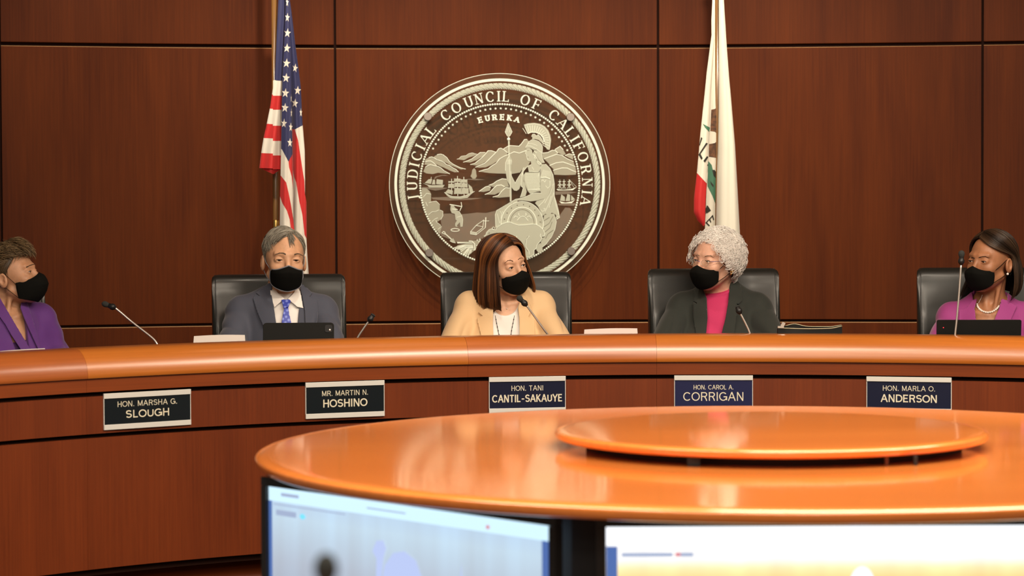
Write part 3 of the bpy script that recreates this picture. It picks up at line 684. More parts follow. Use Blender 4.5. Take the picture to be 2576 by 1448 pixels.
line(b, cv('D', [(790, 330), (850, 335), (1075, 320)]), 1.0, 0, 0.003, 1)
pl('B', [(860, 1040), (875, 1120), (790, 1160), (820, 1290), (1040, 1290), (1100, 1180), (1060, 1140), (980, 1060), (930, 1000)], 0.0019, 2)
line(b, cv('B', [(815, 1275), (1030, 1285)]), 1.0, 0, 0.003, 1); line(b, cv('B', [(875, 1120), (780, 1165), (700, 1260), (650, 1370)]), 1.2, 0, 0.003, 1)
line(b, cv('B', [(890, 1170), (930, 1240)]), 0.8, 0, 0.0026, 1)
for k in range(8): line(b, cv('B', [(1130 - k * 10, 1140 + k * 32), (1080 - k * 8, 1160 + k * 32)]), 0.9, 0, 0.003, 1)
for k in range(6): line(b, cv('B', [(1150 + k * 30, 1240 + k * 6), (1110 + k * 38, 1395)]), 0.8, 0, 0.0026, 1)
pl('D', [(1090, 90), (1150, 60), (1230, 100), (1250, 250), (1260, 360), (1190, 530), (1000, 580), (860, 600), (700, 580), (560, 580), (540, 690), (510, 700), (480, 640), (410, 650), (430, 600), (520, 550), (640, 530), (780, 480), (900, 420), (1000, 405), (1110, 410), (1085, 300)], 0.0024, 2, [(13, 20)], 1.1)
line(b, cv('D', [(1090, 55), (1200, 50), (1300, 85)]), 2.2, 0, 0.0034, 1)
for l_ in ([(1100, 140), (1140, 110), (1180, 160), (1210, 110)], [(1300, 130), (1300, 250), (1250, 300), (1200, 240)]): line(b, cv('D', l_), 0.9, 0, 0.003, 1)
pl('B', [(765, 745), (760, 800), (738, 870), (760, 890), (770, 950), (785, 1000), (800, 1025), (860, 1038), (960, 1060), (980, 1000), (930, 930), (900, 860), (890, 790), (830, 740)], 0.0022, 2, [(1, 7)], 0.8)
line(b, cv('B', [(780, 800), (830, 800)]), 0.8, 0, 0.003, 4); line(b, cv('B', [(785, 945), (815, 955)]), 0.8, 0, 0.003, 4)
pl('B', [(895, 880), (930, 820), (990, 850), (1010, 950), (1060, 1040), (1110, 1080), (1115, 1120), (1070, 1150), (1010, 1100), (960, 1040), (920, 960)], 0.0026, 2)
for l_ in ([(910, 880), (960, 930), (940, 980)], [(930, 820), (1000, 860)], [(1000, 1040), (1060, 1060), (1100, 1110), (1040, 1110), (1010, 1060)], [(950, 900), (990, 960), (960, 1010)]): line(b, cv('B', l_), 1.1, 0, 0.0034, 1)
for l_ in ([(900, 780), (1000, 790)], [(930, 850), (960, 850)], [(980, 920), (990, 940)], [(970, 990), (1000, 1030)]): line(b, cv('B', l_), 1.0, 0, 0.0036, 4)
pl('B', [(735, 740), (775, 680), (815, 600), (880, 560), (950, 560), (1040, 590), (1100, 650), (1130, 720), (1125, 830), (1110, 900), (1130, 980), (1175, 1080), (1120, 1085), (1060, 1030), (1020, 960), (980, 860), (900, 770), (830, 735), (760, 745)], 0.0026, 2, [(0, 11)], 0.9)
line(b, cv('B', [(760, 700), (850, 700), (960, 750), (1110, 850)]), 0.9, 0, 0.0034, 1); line(b, cv('B', [(800, 640), (900, 650), (1010, 690)]), 0.7, 0, 0.0034, 1)
pl('B', [(880, 480), (905, 430), (950, 430), (985, 470), (1030, 440), (1090, 500), (1140, 600), (1150, 660), (1110, 620), (1040, 560), (960, 540), (890, 550), (900, 510)], 0.0028, 2, [(0, 7)], 1.0)
pl('B', [(705, 215), (790, 185), (940, 172), (1080, 195), (1180, 250), (1260, 340), (1305, 450), (1325, 560), (1310, 700), (1290, 790), (1230, 775), (1190, 700), (1165, 600), (1145, 500), (1090, 430), (1000, 385), (900, 375), (810, 430), (780, 400), (740, 310)], 0.0018, 2)
for k in range(17):
    t = k / 16; a = math.radians(-38 + 148 * t); c0 = (905, 590)
    line(b, cv('B', [(c0[0] + 235 * math.sin(a), c0[1] - 215 * math.cos(a)), (c0[0] + 372 * math.sin(a) , c0[1] - 378 * math.cos(a) + 40 * t)]), 1.1, 0, 0.003, 1)
line(b, cv('B', [(790, 415), (870, 385), (980, 388), (1080, 435), (1140, 505), (1168, 600)]), 2.0, 0, 0.0032, 1)
line(b, cv('B', [(720, 240), (800, 215), (950, 205), (1080, 230), (1170, 285), (1235, 360), (1280, 470), (1300, 580), (1285, 770)]), 0.8, 0, 0.003, 1)
line(b, cv('B', [(362, 560), (372, 930)]) + cv('D', [(400, 0), (406, 605)]), 4.4, 0, 0.0022, 2)
line(b, cv('B', [(352, 560), (362, 930)]) + cv('D', [(388, 0), (394, 605)]), 0.9, 0, 0.003, 1)
pl('B', [(348, 180), (438, 380), (385, 470), (355, 520), (325, 470), (278, 380)], 0.0022, 2, [(0, 2)], 1.0)
line(b, cv('B', [(348, 180), (278, 380), (325, 470)]), 1.0, 0, 0.003, 1); line(b, cv('B', [(315, 385), (348, 260), (385, 385)]), 0.8, 0, 0.003, 1)
q = cv('B', [(358, 545)])[0]; b.ball((q[0], -0.001, q[1]), (4.3 / sS, 0.004, 4.3 / sS), 12, 8, 1)
b.build('seated_figure', EM, seal)
# shield
b = MB(); q = cv('D', [(665, 1110)])[0]
def el(rx, ry, n=48): return [(q[0] + rx / 9.05 / sS * math.cos(2 * PI * i / n), q[1] + ry / 9.05 / sS * math.sin(2 * PI * i / n)) for i in range(n + 1)]
slab(b, el(490, 515)[:-1], 0, 0.0022, 2); line(b, el(484, 508), 1.6, 0, 0.0032, 1); line(b, el(333, 375), 2.0, 0, 0.0034, 1); line(b, el(275, 325), 1.2, 0, 0.0026, 4)
for i in range(18):
    a = 2 * PI * i / 18 + 0.1; b.ball((q[0] + 415 / 9.05 / sS * math.cos(a), -0.0022, q[1] + 442 / 9.05 / sS * math.sin(a)), 1.5 / sS, 6, 4, 4)
for l_ in ([(550, 1030), (620, 950), (690, 935), (750, 970), (800, 1040)], [(590, 860), (585, 900), (615, 930)], [(745, 860), (760, 900), (730, 930)], [(470, 980), (510, 930), (570, 960)], [(780, 950), (830, 930), (880, 990)]): line(b, cv('D', l_), 1.2, 0, 0.0032, 1)
b.build('shield', EM, seal)
# bear
b = MB()
pl('E', [(1370, 680), (1450, 640), (1490, 740), (1500, 830), (1400, 870), (1340, 780)], 0.0040, 2)
pl('E', [(415, 345), (460, 280), (560, 210), (680, 170), (760, 165), (830, 200), (950, 235), (1080, 230), (1250, 210), (1350, 220), (1440, 270), (1510, 340), (1545, 430), (1530, 480), (1480, 490), (1480, 530), (1440, 600), (1370, 680), (1350, 760), (1300, 800), (1300, 900), (1200, 970), (1120, 975), (1100, 900), (1090, 740), (1000, 800), (700, 900), (600, 800), (480, 540), (440, 400)], 0.0052, 2, [(0, 14)], 1.4)
line(b, cv('E', [(1450, 430), (1440, 480), (1480, 530), (1440, 600), (1370, 680), (1350, 760), (1300, 800), (1300, 900), (1200, 965), (1120, 970)]), 1.2, 0, 0.0060, 1)
pl('E', [(155, 485), (200, 455), (215, 400), (270, 340), (340, 315), (415, 345), (470, 420), (500, 520), (400, 560), (320, 580), (240, 580), (200, 540), (165, 510)], 0.0056, 2, [(0, 5)], 1.1)
line(b, [(x, z) for x, z in cv('E', [(375 + 30 * math.cos(t), 308 + 30 * math.sin(t)) for t in [i * PI / 6 for i in range(13)]])], 1.2, 0, 0.0068, 1)
line(b, cv('E', [(180, 550), (250, 530), (280, 550)]), 1.0, 0, 0.0068, 1); line(b, cv('E', [(255, 420), (290, 405)]), 1.4, 0, 0.0068, 4)
line(b, cv('E', [(440, 400), (490, 460), (495, 530)]), 1.0, 0, 0.0066, 4)
for l_ in ([(1190, 480), (1125, 560), (1105, 700), (1112, 740), (1180, 830), (1190, 900)], [(825, 480), (860, 540), (885, 600)], [(905, 480), (890, 560)]): line(b, cv('E', l_), 1.3, 0, 0.0064, 1)
for l_ in ([(1160, 490), (1110, 580), (1092, 720), (1160, 830)], [(850, 490), (870, 545)]): line(b, cv('E', l_), 0.9, 0, 0.0063, 4)
b.build('bear', EM, seal)
for px, py in ((1076.4, 293.7), (1435.2, 294.5), (1080, 635), (1437, 631.3)):
    x, z = L2(px, py); b = MB()
    b.lathe([(0, -0.016), (0.0165, -0.016), (0.018, -0.0145), (0.018, -0.0065), (0, -0.0065)], 28, (x, 0, z), axis=Matrix.Rotation(-PI / 2, 3, 'X'))
    b.lathe([(0.009, -0.0065), (0.009, 0.014), (0.013, 0.0141), (0.013, 0.075 + 0.02 * (x > 0.1))], 20, (x, 0, z), axis=Matrix.Rotation(-PI / 2, 3, 'X'))
    b.build('standoff', M['steel'], seal).data.set_sharp_from_angle(angle=0.6)

# ------------------------------------------------------------------ flags
def lerp_tab(tab, y):
    if y <= tab[0][0]: return tab[0][1]
    for (y0, x0), (y1, x1) in zip(tab, tab[1:]):
        if y <= y1: return x0 + (x1 - x0) * (y - y0) / (y1 - y0)
    return tab[-1][1]
def cloth_regions(mb, regs, lobes, Y0, sx=3.0, sy=9.0):
    """regs: (outline in picture coordinates, lobe, material, lift). Every piece follows the folded depth of its lobe."""
    for pts, lb, m_, lift in regs:
        lt, rtb, off, A, wav = lobes[lb]
        bm = bmesh.new(); vs = [bm.verts.new((x, y, 0)) for x, y in pts]
        try: bm.faces.new(vs)
        except ValueError: bm.free(); continue
        x0, x1 = min(p[0] for p in pts), max(p[0] for p in pts); y0, y1 = min(p[1] for p in pts), max(p[1] for p in pts)
        for k in range(1, int((x1 - x0) / sx) + 1):
            bmesh.ops.bisect_plane(bm, geom=bm.verts[:] + bm.edges[:] + bm.faces[:], plane_co=(x0 + k * sx, 0, 0), plane_no=(1, 0, 0))
        for k in range(1, int((y1 - y0) / sy) + 1):
            bmesh.ops.bisect_plane(bm, geom=bm.verts[:] + bm.edges[:] + bm.faces[:], plane_co=(0, y0 + k * sy, 0), plane_no=(0, 1, 0))
        bm.verts.index_update(); V = []
        for v in bm.verts:
            x, y = v.co.x, v.co.y; l, r = lerp_tab(lt, y), lerp_tab(rtb, y); t = min(max((x - l) / max(r - l, 1), 0.0), 1.0)
            wd = max(r - l, 4) / F * Y0
            d = A * wd * math.sqrt(max(0.0, 1 - (2 * t - 1) ** 2)) + sum(a * wd * math.sin(f * 2 * PI * t + ph + y * 0.006) for f, a, ph in wav)
            V.append(P(x, y, Y0 + off - d - lift))
        Fc = []
        for f in bm.faces:
            ids = [v.index for v in f.verts]
            Fc.append(ids[::-1])
        mb.add(V, Fc, m_); bm.free()
def fabric(name, col, sheen=0.3):
    return mat(name, col, 0.6, sheen=sheen, bump=(900, 0.15))
M['f_blue'] = fabric('flag_navy', (0.030, 0.034, 0.115)); M['f_red'] = fabric('flag_red', (0.62, 0.022, 0.022)); M['f_white'] = fabric('flag_white', (0.84, 0.80, 0.70))
M['f_cream'] = fabric('flag_cream', (0.88, 0.86, 0.72)); M['f_green'] = fabric('flag_green', (0.07, 0.22, 0.13)); M['f_ink'] = fabric('flag_black', (0.03, 0.03, 0.022))
M['f_brown'] = mat('flag_brown', (0.12, 0.06, 0.03), 0.7, var=(60, 0.5, (1, 1, 1), (0.05, 0.03, 0.02), (0.25, 0.11, 0.05)))
def pole(root, px, Y, ztop, y_ferr):
    x = P(px, 500, Y).x
    b = MB(); b.tube([(x, Y, 0.22), (x, Y, ztop)], 0.0125, 16); b.build('pole', M['pole'], root).matrix_parent_inverse = root.matrix_world.inverted()
    return x
M['pole'] = wood('pole_oak', (0.16, 0.075, 0.02), (0.28, 0.14, 0.04), 'v', 0.3, 0.5, 1, use='Object')
def rooted(mb, name, m, root, **k):
    o = mb.build(name, m, root, **k); o.matrix_parent_inverse = Matrix.Translation(-Vector(root.location)); return o
def flag_stand(root, x, Y, px_f, y_f):
    rooted_b = MB(); rooted_b.lathe([(0.0, 0.0), (0.17, 0.0), (0.17, 0.015), (0.12, 0.04), (0.04, 0.06), (0.022, 0.10), (0.022, 0.22), (0, 0.22)], 40, (x, Y, 0)); rooted(rooted_b, 'base', M['brass'], root)
    b = MB(); b.tube([(x, Y, 0.2205), (x, Y, 2.78)], 0.0122, 16); rooted(b, 'pole', M['pole'], root)
    zf = P(px_f, y_f, Y).z; b = MB(); b.lathe([(0.0135, zf - 0.09), (0.0145, zf - 0.085), (0.0145, zf - 0.004), (0.0135, zf)], 20, (x, Y, 0)); rooted(b, 'brass_joint', M['brass'], root)
    b = MB(); b.lathe([(0.0123, 2.78), (0.02, 2.785), (0.012, 2.80), (0.012, 2.82), (0.028, 2.85), (0.02, 2.90), (0.0, 2.97)], 20, (x, Y, 0)); rooted(b, 'finial', M['brass'], root)
FY = 10.72
fx = P(693.5, 500, FY + 0.07).x
usf = empty('flag', (fx, FY, 0)); tag(usf, 'red white and blue striped flag with white stars hanging on a wooden pole', 'flag', 'flags on stands beside the seal')
flag_stand(usf, fx, FY + 0.07, 693, 553)
UL = [(-110, 703), (0, 700), (110, 695), (200, 691), (237, 684), (272, 679), (311, 671), (347, 663), (385, 657), (425, 652)]
ULr = [(-110, 722), (0, 722), (200, 713), (425, 709)]
UM = [(-110, 718), (0, 719), (100, 715), (200, 710), (374, 707), (500, 704), (720, 703)]
UMr = [(-110, 727), (0, 728), (100, 731), (200, 733), (387, 736), (480, 738), (560, 740), (600, 750), (720, 755)]
UR = [(-110, 722), (0, 724), (200, 730), (325, 735), (450, 737), (600, 738), (720, 740)]
URr = [(-110, 727), (0, 729), (34, 734), (68, 738), (110, 742.6), (180, 752), (217, 756.5), (310, 761), (381, 767), (450, 768), (507, 771), (600, 772), (680, 776), (720, 777)]
def edge(tab, y0, y1): return [(lerp_tab(tab, y), y) for y in [y0] + [t[0] for t in tab if y0 < t[0] < y1] + [y1]]
def band(tl, tr, y0, y1): return edge(tl, y0, y1) + edge(tr, y0, y1)[::-1]
lobes = [(UL, ULr, 0.035, 0.35, [(1.5, 0.10, 0.6)]), (UM, UMr, -0.035, 0.42, [(2, 0.07, 0.3)]), (UR, URr, 0.0, 0.38, [(1.5, 0.10, 2.0)])]
regs = [(band(UL, ULr, -110, 203), 0, 0, 0)]
xm = 686.6
ys_l = [201, 237, 272.7, 311, 347, 384.7, 422.4]; ys_r = [203.5, 240.6, 276, 316, 354.3, 390.7, 425.5]
for k in range(6):
    m_ = 2 if k % 2 == 0 else 1
    yl0, yl1, yr0, yr1 = ys_l[k], ys_l[k + 1], ys_r[k], ys_r[k + 1]
    xs = max(xm, 691) if k == 0 else xm
    if k: regs.append((edge(UL, yl0, yl1) + [(xm, yl1 + 1.2), (xm, yl0 + 1.2)], 0, m_, 0.0))
    regs.append(([(xs if k else 687, yr0 - (0 if k else 1.5)), (ULr[-1][1] + 3, yr0), (ULr[-1][1] + 2, yr1), (xm, yr1)], 0, m_, 0.0012))
regs.append((edge(UL, 201, 237) + [(688, 239), (694, 202)], 0, 2, 0.0008))
regs.append(([(652.7, 421), (686, 424), (707, 425), (704, 427), (688, 438), (670, 430)], 0, 1, -0.012))
# right lobe
regs += [(band(UR, URr, -110, 312) + [], 2, 0, 0)]
regs += [([(735, 312), (761.2, 312), (761, 316), (741, 325.5), (735, 326)], 2, 0, 0.0004)]
regs += [([(735, 324), (741.6, 325.4), (750, 353.4), (755.6, 390.7), (763, 439), (765.4, 453), (767, 487), (771, 507), (771.5, 575), (771.5, 600), (766, 590), (760.6, 540), (753, 507), (745, 458.7), (740, 445), (735, 420)], 2, 1, 0.0002)]
regs += [([(741.6, 325.4), (761.6, 315), (766.8, 381), (767.4, 450), (767, 487.7), (765.6, 453), (763, 439), (755.6, 390.7), (750, 353.4)], 2, 2, 0.0006)]
regs += [([(734, 405), (740, 445), (745, 458.7), (753, 507), (760.6, 540), (766, 590), (771, 600), (773, 640), (776, 681), (778, 720), (738, 720), (738, 560), (737, 500)], 2, 2, 0.0004)]
# middle lobe
regs += [(edge(UM, -110, 374) + [(709.5, 376), (725.8, 406.5), (736, 387)] + edge(UMr, -110, 387)[::-1], 1, 0, 0)]
regs += [([(707, 374), (709.5, 376), (725.8, 406.5), (727, 420), (733.5, 443), (737.4, 478), (738, 551.5), (731.6, 512.8), (725.8, 483.8), (720, 458.7), (706, 441)], 1, 2, 0)]
regs += [([(725.8, 406.5), (736, 387), (737.5, 450), (737.6, 478), (733.5, 443), (727, 420)], 1, 1, 0)]
regs += [([(706, 441), (720, 458.7), (725.8, 483.8), (731.6, 512.8), (738, 551.5), (740, 575), (746, 590), (752, 720), (737, 720), (735, 600), (732, 576.6), (728.7, 551.5), (721.9, 530), (710.3, 511), (704.5, 493.5)], 1, 1, 0)]
regs += [([(704.5, 493.5), (710.3, 511), (721.9, 530), (728.7, 551.5), (732, 576.6), (735, 600), (737, 720), (703, 720), (703.5, 600)], 1, 2, 0)]
def star(cx, cy, r, sx=0.8, rot=0.0):
    return [(cx + sx * (r if k % 2 == 0 else r * 0.42) * math.sin(rot + PI * k / 5), cy - (r if k % 2 == 0 else r * 0.42) * math.cos(rot + PI * k / 5)) for k in range(10)]
for cx, cy, sx, rot in ((722.6, -40, .25, .1), (722.6, 6, .3, .1), (723, 44, .5, .1), (723.2, 83, .72, .12), (721.8, 121, .78, .1), (720.8, 159, .8, .1), (719.8, 196, .8, .1), (718, 234, .78, .1), (717, 271, .76, .1), (714.5, 310, .6, .1), (731.5, 320, .4, .05), (729.5, 359, .55, .05), (732.5, 247, .12, 0), (733, 284, .18, 0)):
    regs.append((star(cx, cy, 12.5, sx, rot), 1, 2, 0.0012))
for cx, cy, sx, rot in ((742.5, 171, .6, .2), (748.8, 227.5, .75, .1), (742, 259.5, .7, .15), (757, 283, .28, 0)):
    regs.append((star(cx, cy, 12, sx, rot), 2, 2, 0.0012))
b = MB(); cloth_regions(b, regs, lobes, FY - 0.03); rooted(b, 'cloth', [M['f_blue'], M['f_red'], M['f_white']], usf)
# bear flag
CY = 10.72; cx_ = P(1806, 500, CY).x
caf = empty('flag', (cx_, CY, 0)); tag(caf, 'cream flag with brown bear, green grass and red border hanging on a pole', 'flag', 'flags on stands beside the seal')
flag_stand(caf, cx_, CY + 0.02, 1806, 760)
def r4(p): return [(1720 + x / 4.257, 240 + y / 4.257) for x, y in p]
C0 = [(-110, 1796), (0, 1792), (51, 1789.5), (88, 1790), (180, 1778), (240, 1772), (343, 1761), (386, 1757.6), (435, 1753), (498, 1745.8), (533.6, 1745.4), (555, 1755), (569, 1770)]
C1 = [(-110, 1801), (0, 1798), (88, 1798), (240, 1788), (330, 1785), (404, 1781.8), (461, 1778), (569, 1773.5), (700, 1770)]
C2 = [(-110, 1808), (0, 1808), (270, 1808), (385, 1806), (440, 1803.5), (570, 1801), (760, 1798)]
C3 = [(-110, 1815), (0, 1821), (107, 1827.6), (192, 1834), (246, 1839), (364, 1849), (471, 1855), (599, 1862), (760, 1870)]
lobes = [(C0, C1, 0.03, 0.30, [(1.5, 0.05, 0.4)]), (C1, C2, 0.045, 0.10, [(1, 0.06, 1.0)]), (C2, C3, -0.03, 0.38, [(2, 0.035, 0.5), (3, 0.015, 1.5)])]
regs = [(band(C0, C1, -110, 435)[:], 0, 0, 0), (band(C1, C2, -110, 700), 1, 0, 0), (band(C2, C3, -110, 760), 2, 0, 0)]
regs += [(edge(C0, 435, 569) + [(1773.5, 564), (1775, 503), (1777.8, 461)], 0, 1, 0.0006), ([(1752.5, 434), (1777.8, 461), (1781, 434)], 0, 0, 0.0002)]
regs += [(r4([(295, 152), (330, 145), (375, 118), (372, 415), (330, 385), (285, 380), (290, 250)]), 1, 4, 0.001), (r4([(362, 487), (330, 510), (272, 520), (268, 655), (310, 660), (358, 668)]), 1, 4, 0.001)]
regs += [(r4([(205, 303), (283, 345), (272, 388), (230, 345)]), 0, 2, 0.001), (r4([(262, 700), (275, 715), (300, 745), (310, 790), (352, 830), (350, 900), (345, 1170), (310, 1080), (255, 970), (258, 800)]), 1, 2, 0.001)]
regs += [(r4([(305, 800), (330, 795), (352, 830), (350, 890), (320, 860)]), 1, 3, 0.0016), (r4([(285, 915), (320, 960), (318, 985), (290, 950)]), 1, 3, 0.0016)]
regs += [(r4(q), lb, 3, 0.0014) for q, lb in (([(186, 445), (200, 458), (172, 535), (166, 530)], 0), ([(240, 505), (258, 515), (180, 625), (203, 672), (190, 688), (158, 634)], 0), ([(250, 648), (264, 660), (228, 718), (210, 700)], 0), ([(256, 735), (264, 742), (262, 752), (250, 752)], 0),
         ([(248, 1175), (262, 1185), (292, 1232), (246, 1262), (232, 1245), (240, 1262), (228, 1270), (232, 1220)], 1), ([(312, 1275), (326, 1330), (316, 1335), (306, 1300), (284, 1322), (296, 1355), (286, 1362), (272, 1334), (250, 1360), (282, 1392), (268, 1398), (232, 1362)], 1))]
regs += [([(1680 + x / 2.337, y / 2.337) for x, y in ((305, 195), (309, 265), (307, 352), (302, 305), (282, 288), (279, 276), (300, 262))], 1, 1, 0.002)]
b = MB(); cloth_regions(b, regs, lobes, CY - 0.03); rooted(b, 'cloth', [M['f_cream'], M['f_red'], M['f_green'], M['f_ink'], M['f_brown']], caf)

# ------------------------------------------------------------------ leather chairs
def make_chair():
    root = empty('office_chair', (0, 0, 0))
    # backrest: closed profile in (y, z), swept across x, slightly wrapped and rounded at the corners
    prof = []
    for k in range(18):   # front face rising, leaning back into the rolled top
        t = k / 17; prof.append((-0.045 * math.sin(PI * min(1, t * 1.15)) * (1 - t * 0.4) + 0.040 * max(0, t - 0.72) ** 1.6 * 8, 0.50 + 0.567 * t - 0.02 * max(0, t - 0.8)))
    cy, cz = prof[-1][0] + 0.042, prof[-1][1]
    for k in range(1, 9):
        a = PI - k / 9 * PI; prof.append((cy + 0.042 * math.cos(a), cz + 0.052 * math.sin(a) ** 0.9))
    for k in range(15):
        t = 1 - k / 14; prof.append((0.085 + (cy - 0.043) * t - 0.030 * math.sin(PI * t), 0.50 + (cz - 0.50) * t))
    W2 = 0.2545; nx = 28; V = []; Fc = []; m = len(prof)
    cyy = sum(p[0] for p in prof) / m; czz = 0.80
    for i in range(nx + 1):
        u = -1 + 2 * i / nx; x = W2 * math.sin(u * PI / 2) ** 1 if abs(u) < 1 else W2 * u
        e = max(0.0, (abs(x) / W2 - 0.90) / 0.10); sh = 1 - (1 - math.sqrt(max(0, 1 - e * e))) * 0.42
        for (y, z) in prof:
            top = max(0, (z - 1.03) / 0.08)
            yy = 0.04 + (y - 0.04) * sh - 0.035 * (x / W2) ** 2; zz = z - (1 - sh) * 0.030 * (1 if z > 0.9 else -1) * (0.3 + top)
            V.append((x, yy, zz))
    for i in range(nx):
        for k in range(m):
            k2 = (k + 1) % m; Fc.append((i * m + k, (i + 1) * m + k, (i + 1) * m + k2, i * m + k2))
    Fc.append(tuple(range(m))); Fc.append(tuple(nx * m + k for k in range(m - 1, -1, -1)))
    b = MB(); b.add(V, Fc); b.build('backrest', M['leather'], root).data.set_sharp_from_angle(angle=1.0)
    for s_ in (-1, 1):
        pts = [(s_ * 0.2415, y + (-0.0325 if k < 20 else -0.026), z - 0.003 * (14 < k < 28)) for k, (y, z) in enumerate(prof)]
        b = MB(); b.tube(pts + [pts[0]], 0.0026, 8); b.build('piping', M['piping'], root)
    b = MB(); V = []; Fc = []
    b.box((0, -0.27, 0.475), (0.50, 0.50, 0.10)); o = b.build('seat', M['leather'], root, bevel=0.035); o.modifiers['b'].segments = 5
    for p in o.data.polygons: p.use_smooth = True
    for s_ in (-1, 1):
        b = MB(); b.tube([(s_ * 0.245, -0.08, 0.45), (s_ * 0.295, -0.07, 0.50), (s_ * 0.30, -0.05, 0.63), (s_ * 0.295, -0.12, 0.665), (s_ * 0.295, -0.34, 0.655), (s_ * 0.295, -0.37, 0.60), (s_ * 0.285, -0.30, 0.46)], 0.016, 10); b.build('armrest', M['black'], root)
    b = MB(); b.tube([(0, -0.25, 0.07), (0, -0.25, 0.425)], 0.028, 16); b.build('gas_lift', M['chrome'], root)
    b = MB(); b.tube([(0, -0.20, 0.40), (0, 0.10, 0.42), (0, 0.105, 0.62)], 0.022, 10); b.build('back_bracket', M['black'], root)
    for k in range(5):
        a = 2 * PI * k / 5 + 0.3; c, s2 = math.cos(a), math.sin(a)
        b = MB(); b.tube([(0.02 * c, -0.25 + 0.02 * s2, 0.10), (0.29 * c, -0.25 + 0.29 * s2, 0.075)], 0.02, 8, rs=[0.026, 0.016]); lg = b.build('leg', M['black'], root)
        b = MB(); b.lathe([(0, -0.012), (0.026, -0.012), (0.03, 0), (0.026, 0.012), (0, 0.012)], 16, (0.29 * c, -0.25 + 0.29 * s2, 0.030), axis=Matrix.Rotation(a, 3, 'Z') @ Matrix.Rotation(PI / 2, 3, 'X')); b.build('caster', M['black'], lg)
    return root
chair = make_chair()
chairs = [  # px centre, depth of the back, turn, label
    (-58, 9.42, 0.42, 'black leather chair behind the person in the purple blazer'),
    (702, 9.72, 0.16, 'black leather chair behind the person in the grey suit'),
    (1273, 9.90, 0.06, 'black leather chair in front of the glass seal, behind the person in the tan blazer'),
    (1796.5, 9.88, 0.04, 'black leather chair behind the person with curly white hair'),
    (2475, 9.84, -0.10, 'black leather chair behind the person in the magenta blazer')]
for i, (px, Y, rz, lab) in enumerate(chairs):
    o = chair if i == 0 else copy_tree(chair)
    p = P(px, 700, Y + 0.0); o.location = (p.x, Y, 0.18); o.rotation_euler = (0, 0, rz)
    if i in (3, 4): o.scale = (1, 1, 1.010)
    tag(o, lab, 'chair', 'leather chairs behind the dais')

# ------------------------------------------------------------------ things on the dais
def gooseneck(px_base, Yb, path, head, lab, hr=0.0105, Ym=None):
    """path: (px, py, depth) from the base up to the collar; head: (px, py, depth) of the foam tip"""
    zb = 0.93; x0 = P(path[0][0], path[0][1], path[0][2]); root = empty('microphone', (x0.x, x0.y, zb)); tag(root, lab, 'microphone', 'gooseneck microphones on the dais')
    b = MB(); b.lathe([(0, 0), (0.048, 0), (0.048, 0.012), (0.03, 0.03), (0.011, 0.038), (0.009, 0.055), (0, 0.055)], 28, (x0.x, x0.y, zb)); rooted(b, 'base', M['mic'], root)
    pts = [Vector((x0.x, x0.y, zb + 0.05))] + [P(*q) for q in path]
    # smooth the path
    sm = [pts[0]]
    for a, c in zip(pts, pts[1:]):
        for k in range(1, 7): sm.append(a.lerp(c, k / 6))
    for _ in range(3): sm = [sm[0]] + [(sm[i - 1] + sm[i] * 2 + sm[i + 1]) / 4 for i in range(1, len(sm) - 1)] + [sm[-1]]
    b = MB(); b.tube(sm, 0.0036, 10); rooted(b, 'gooseneck', M['chrome'], root)
    e = pts[-1]; h = P(*head); d = (h - e).normalized(); L = (h - e).length
    b = MB(); n_ = []
    b.tube([e - d * 0.006, e + d * 0.002, e + d * 0.004, e + d * 0.012, e + d * 0.014, e + d * 0.022], 0.01, 14, rs=[0.005, 0.0105, 0.0115, 0.0115, 0.0095, 0.0085]); rooted(b, 'shock_ring', M['mic'], root)
    b = MB(); n = 9; pts2 = []; rs = []
    for k in range(n + 1):
        t = k / n; pts2.append(e + d * (0.022 + (L - 0.022 + hr * 0.6) * t)); rs.append(hr * max(0.12, math.sqrt(max(0, 1 - (2 * t - 1.0) ** 2 * 0.98)) if t > 0.5 else 0.72 + 0.28 * math.sin(PI * t)))
    b.tube(pts2, hr, 16, rs=rs); rooted(b, 'foam_windscreen', M['foam'], root)
gooseneck(0, 0, [(398, 868, 8.95), (386, 851, 8.96), (330, 808, 8.99), (300, 782, 9.0), (288, 773, 9.0)], (260, 763, 9.0), 'gooseneck microphone leaning left, next to the person in the purple blazer')
gooseneck(0, 0, [(896, 856, 9.25), (903, 843, 9.25), (922, 815, 9.25), (929, 806, 9.25)], (938, 793, 9.25), 'short gooseneck microphone just right of the tablet', 0.0095)
gooseneck(0, 0, [(1382, 846, 9.24), (1374, 836, 9.235), (1345, 796, 9.22), (1323, 766, 9.21)], (1305, 748, 9.205), 'gooseneck microphone in front of the person in the tan blazer', 0.0115)
gooseneck(0, 0, [(1888, 842, 9.22), (1883, 828, 9.22), (1870, 802, 9.22), (1861, 786, 9.22)], (1855, 772, 9.22), 'small gooseneck microphone in front of the person with curly white hair', 0.0075)
gooseneck(0, 0, [(2402, 845, 9.035), (2406, 812, 9.035), (2413, 735, 9.035), (2418, 662, 9.035)], (2419, 634, 9.035), 'tall upright gooseneck microphone beside the person in the magenta blazer', 0.0115)

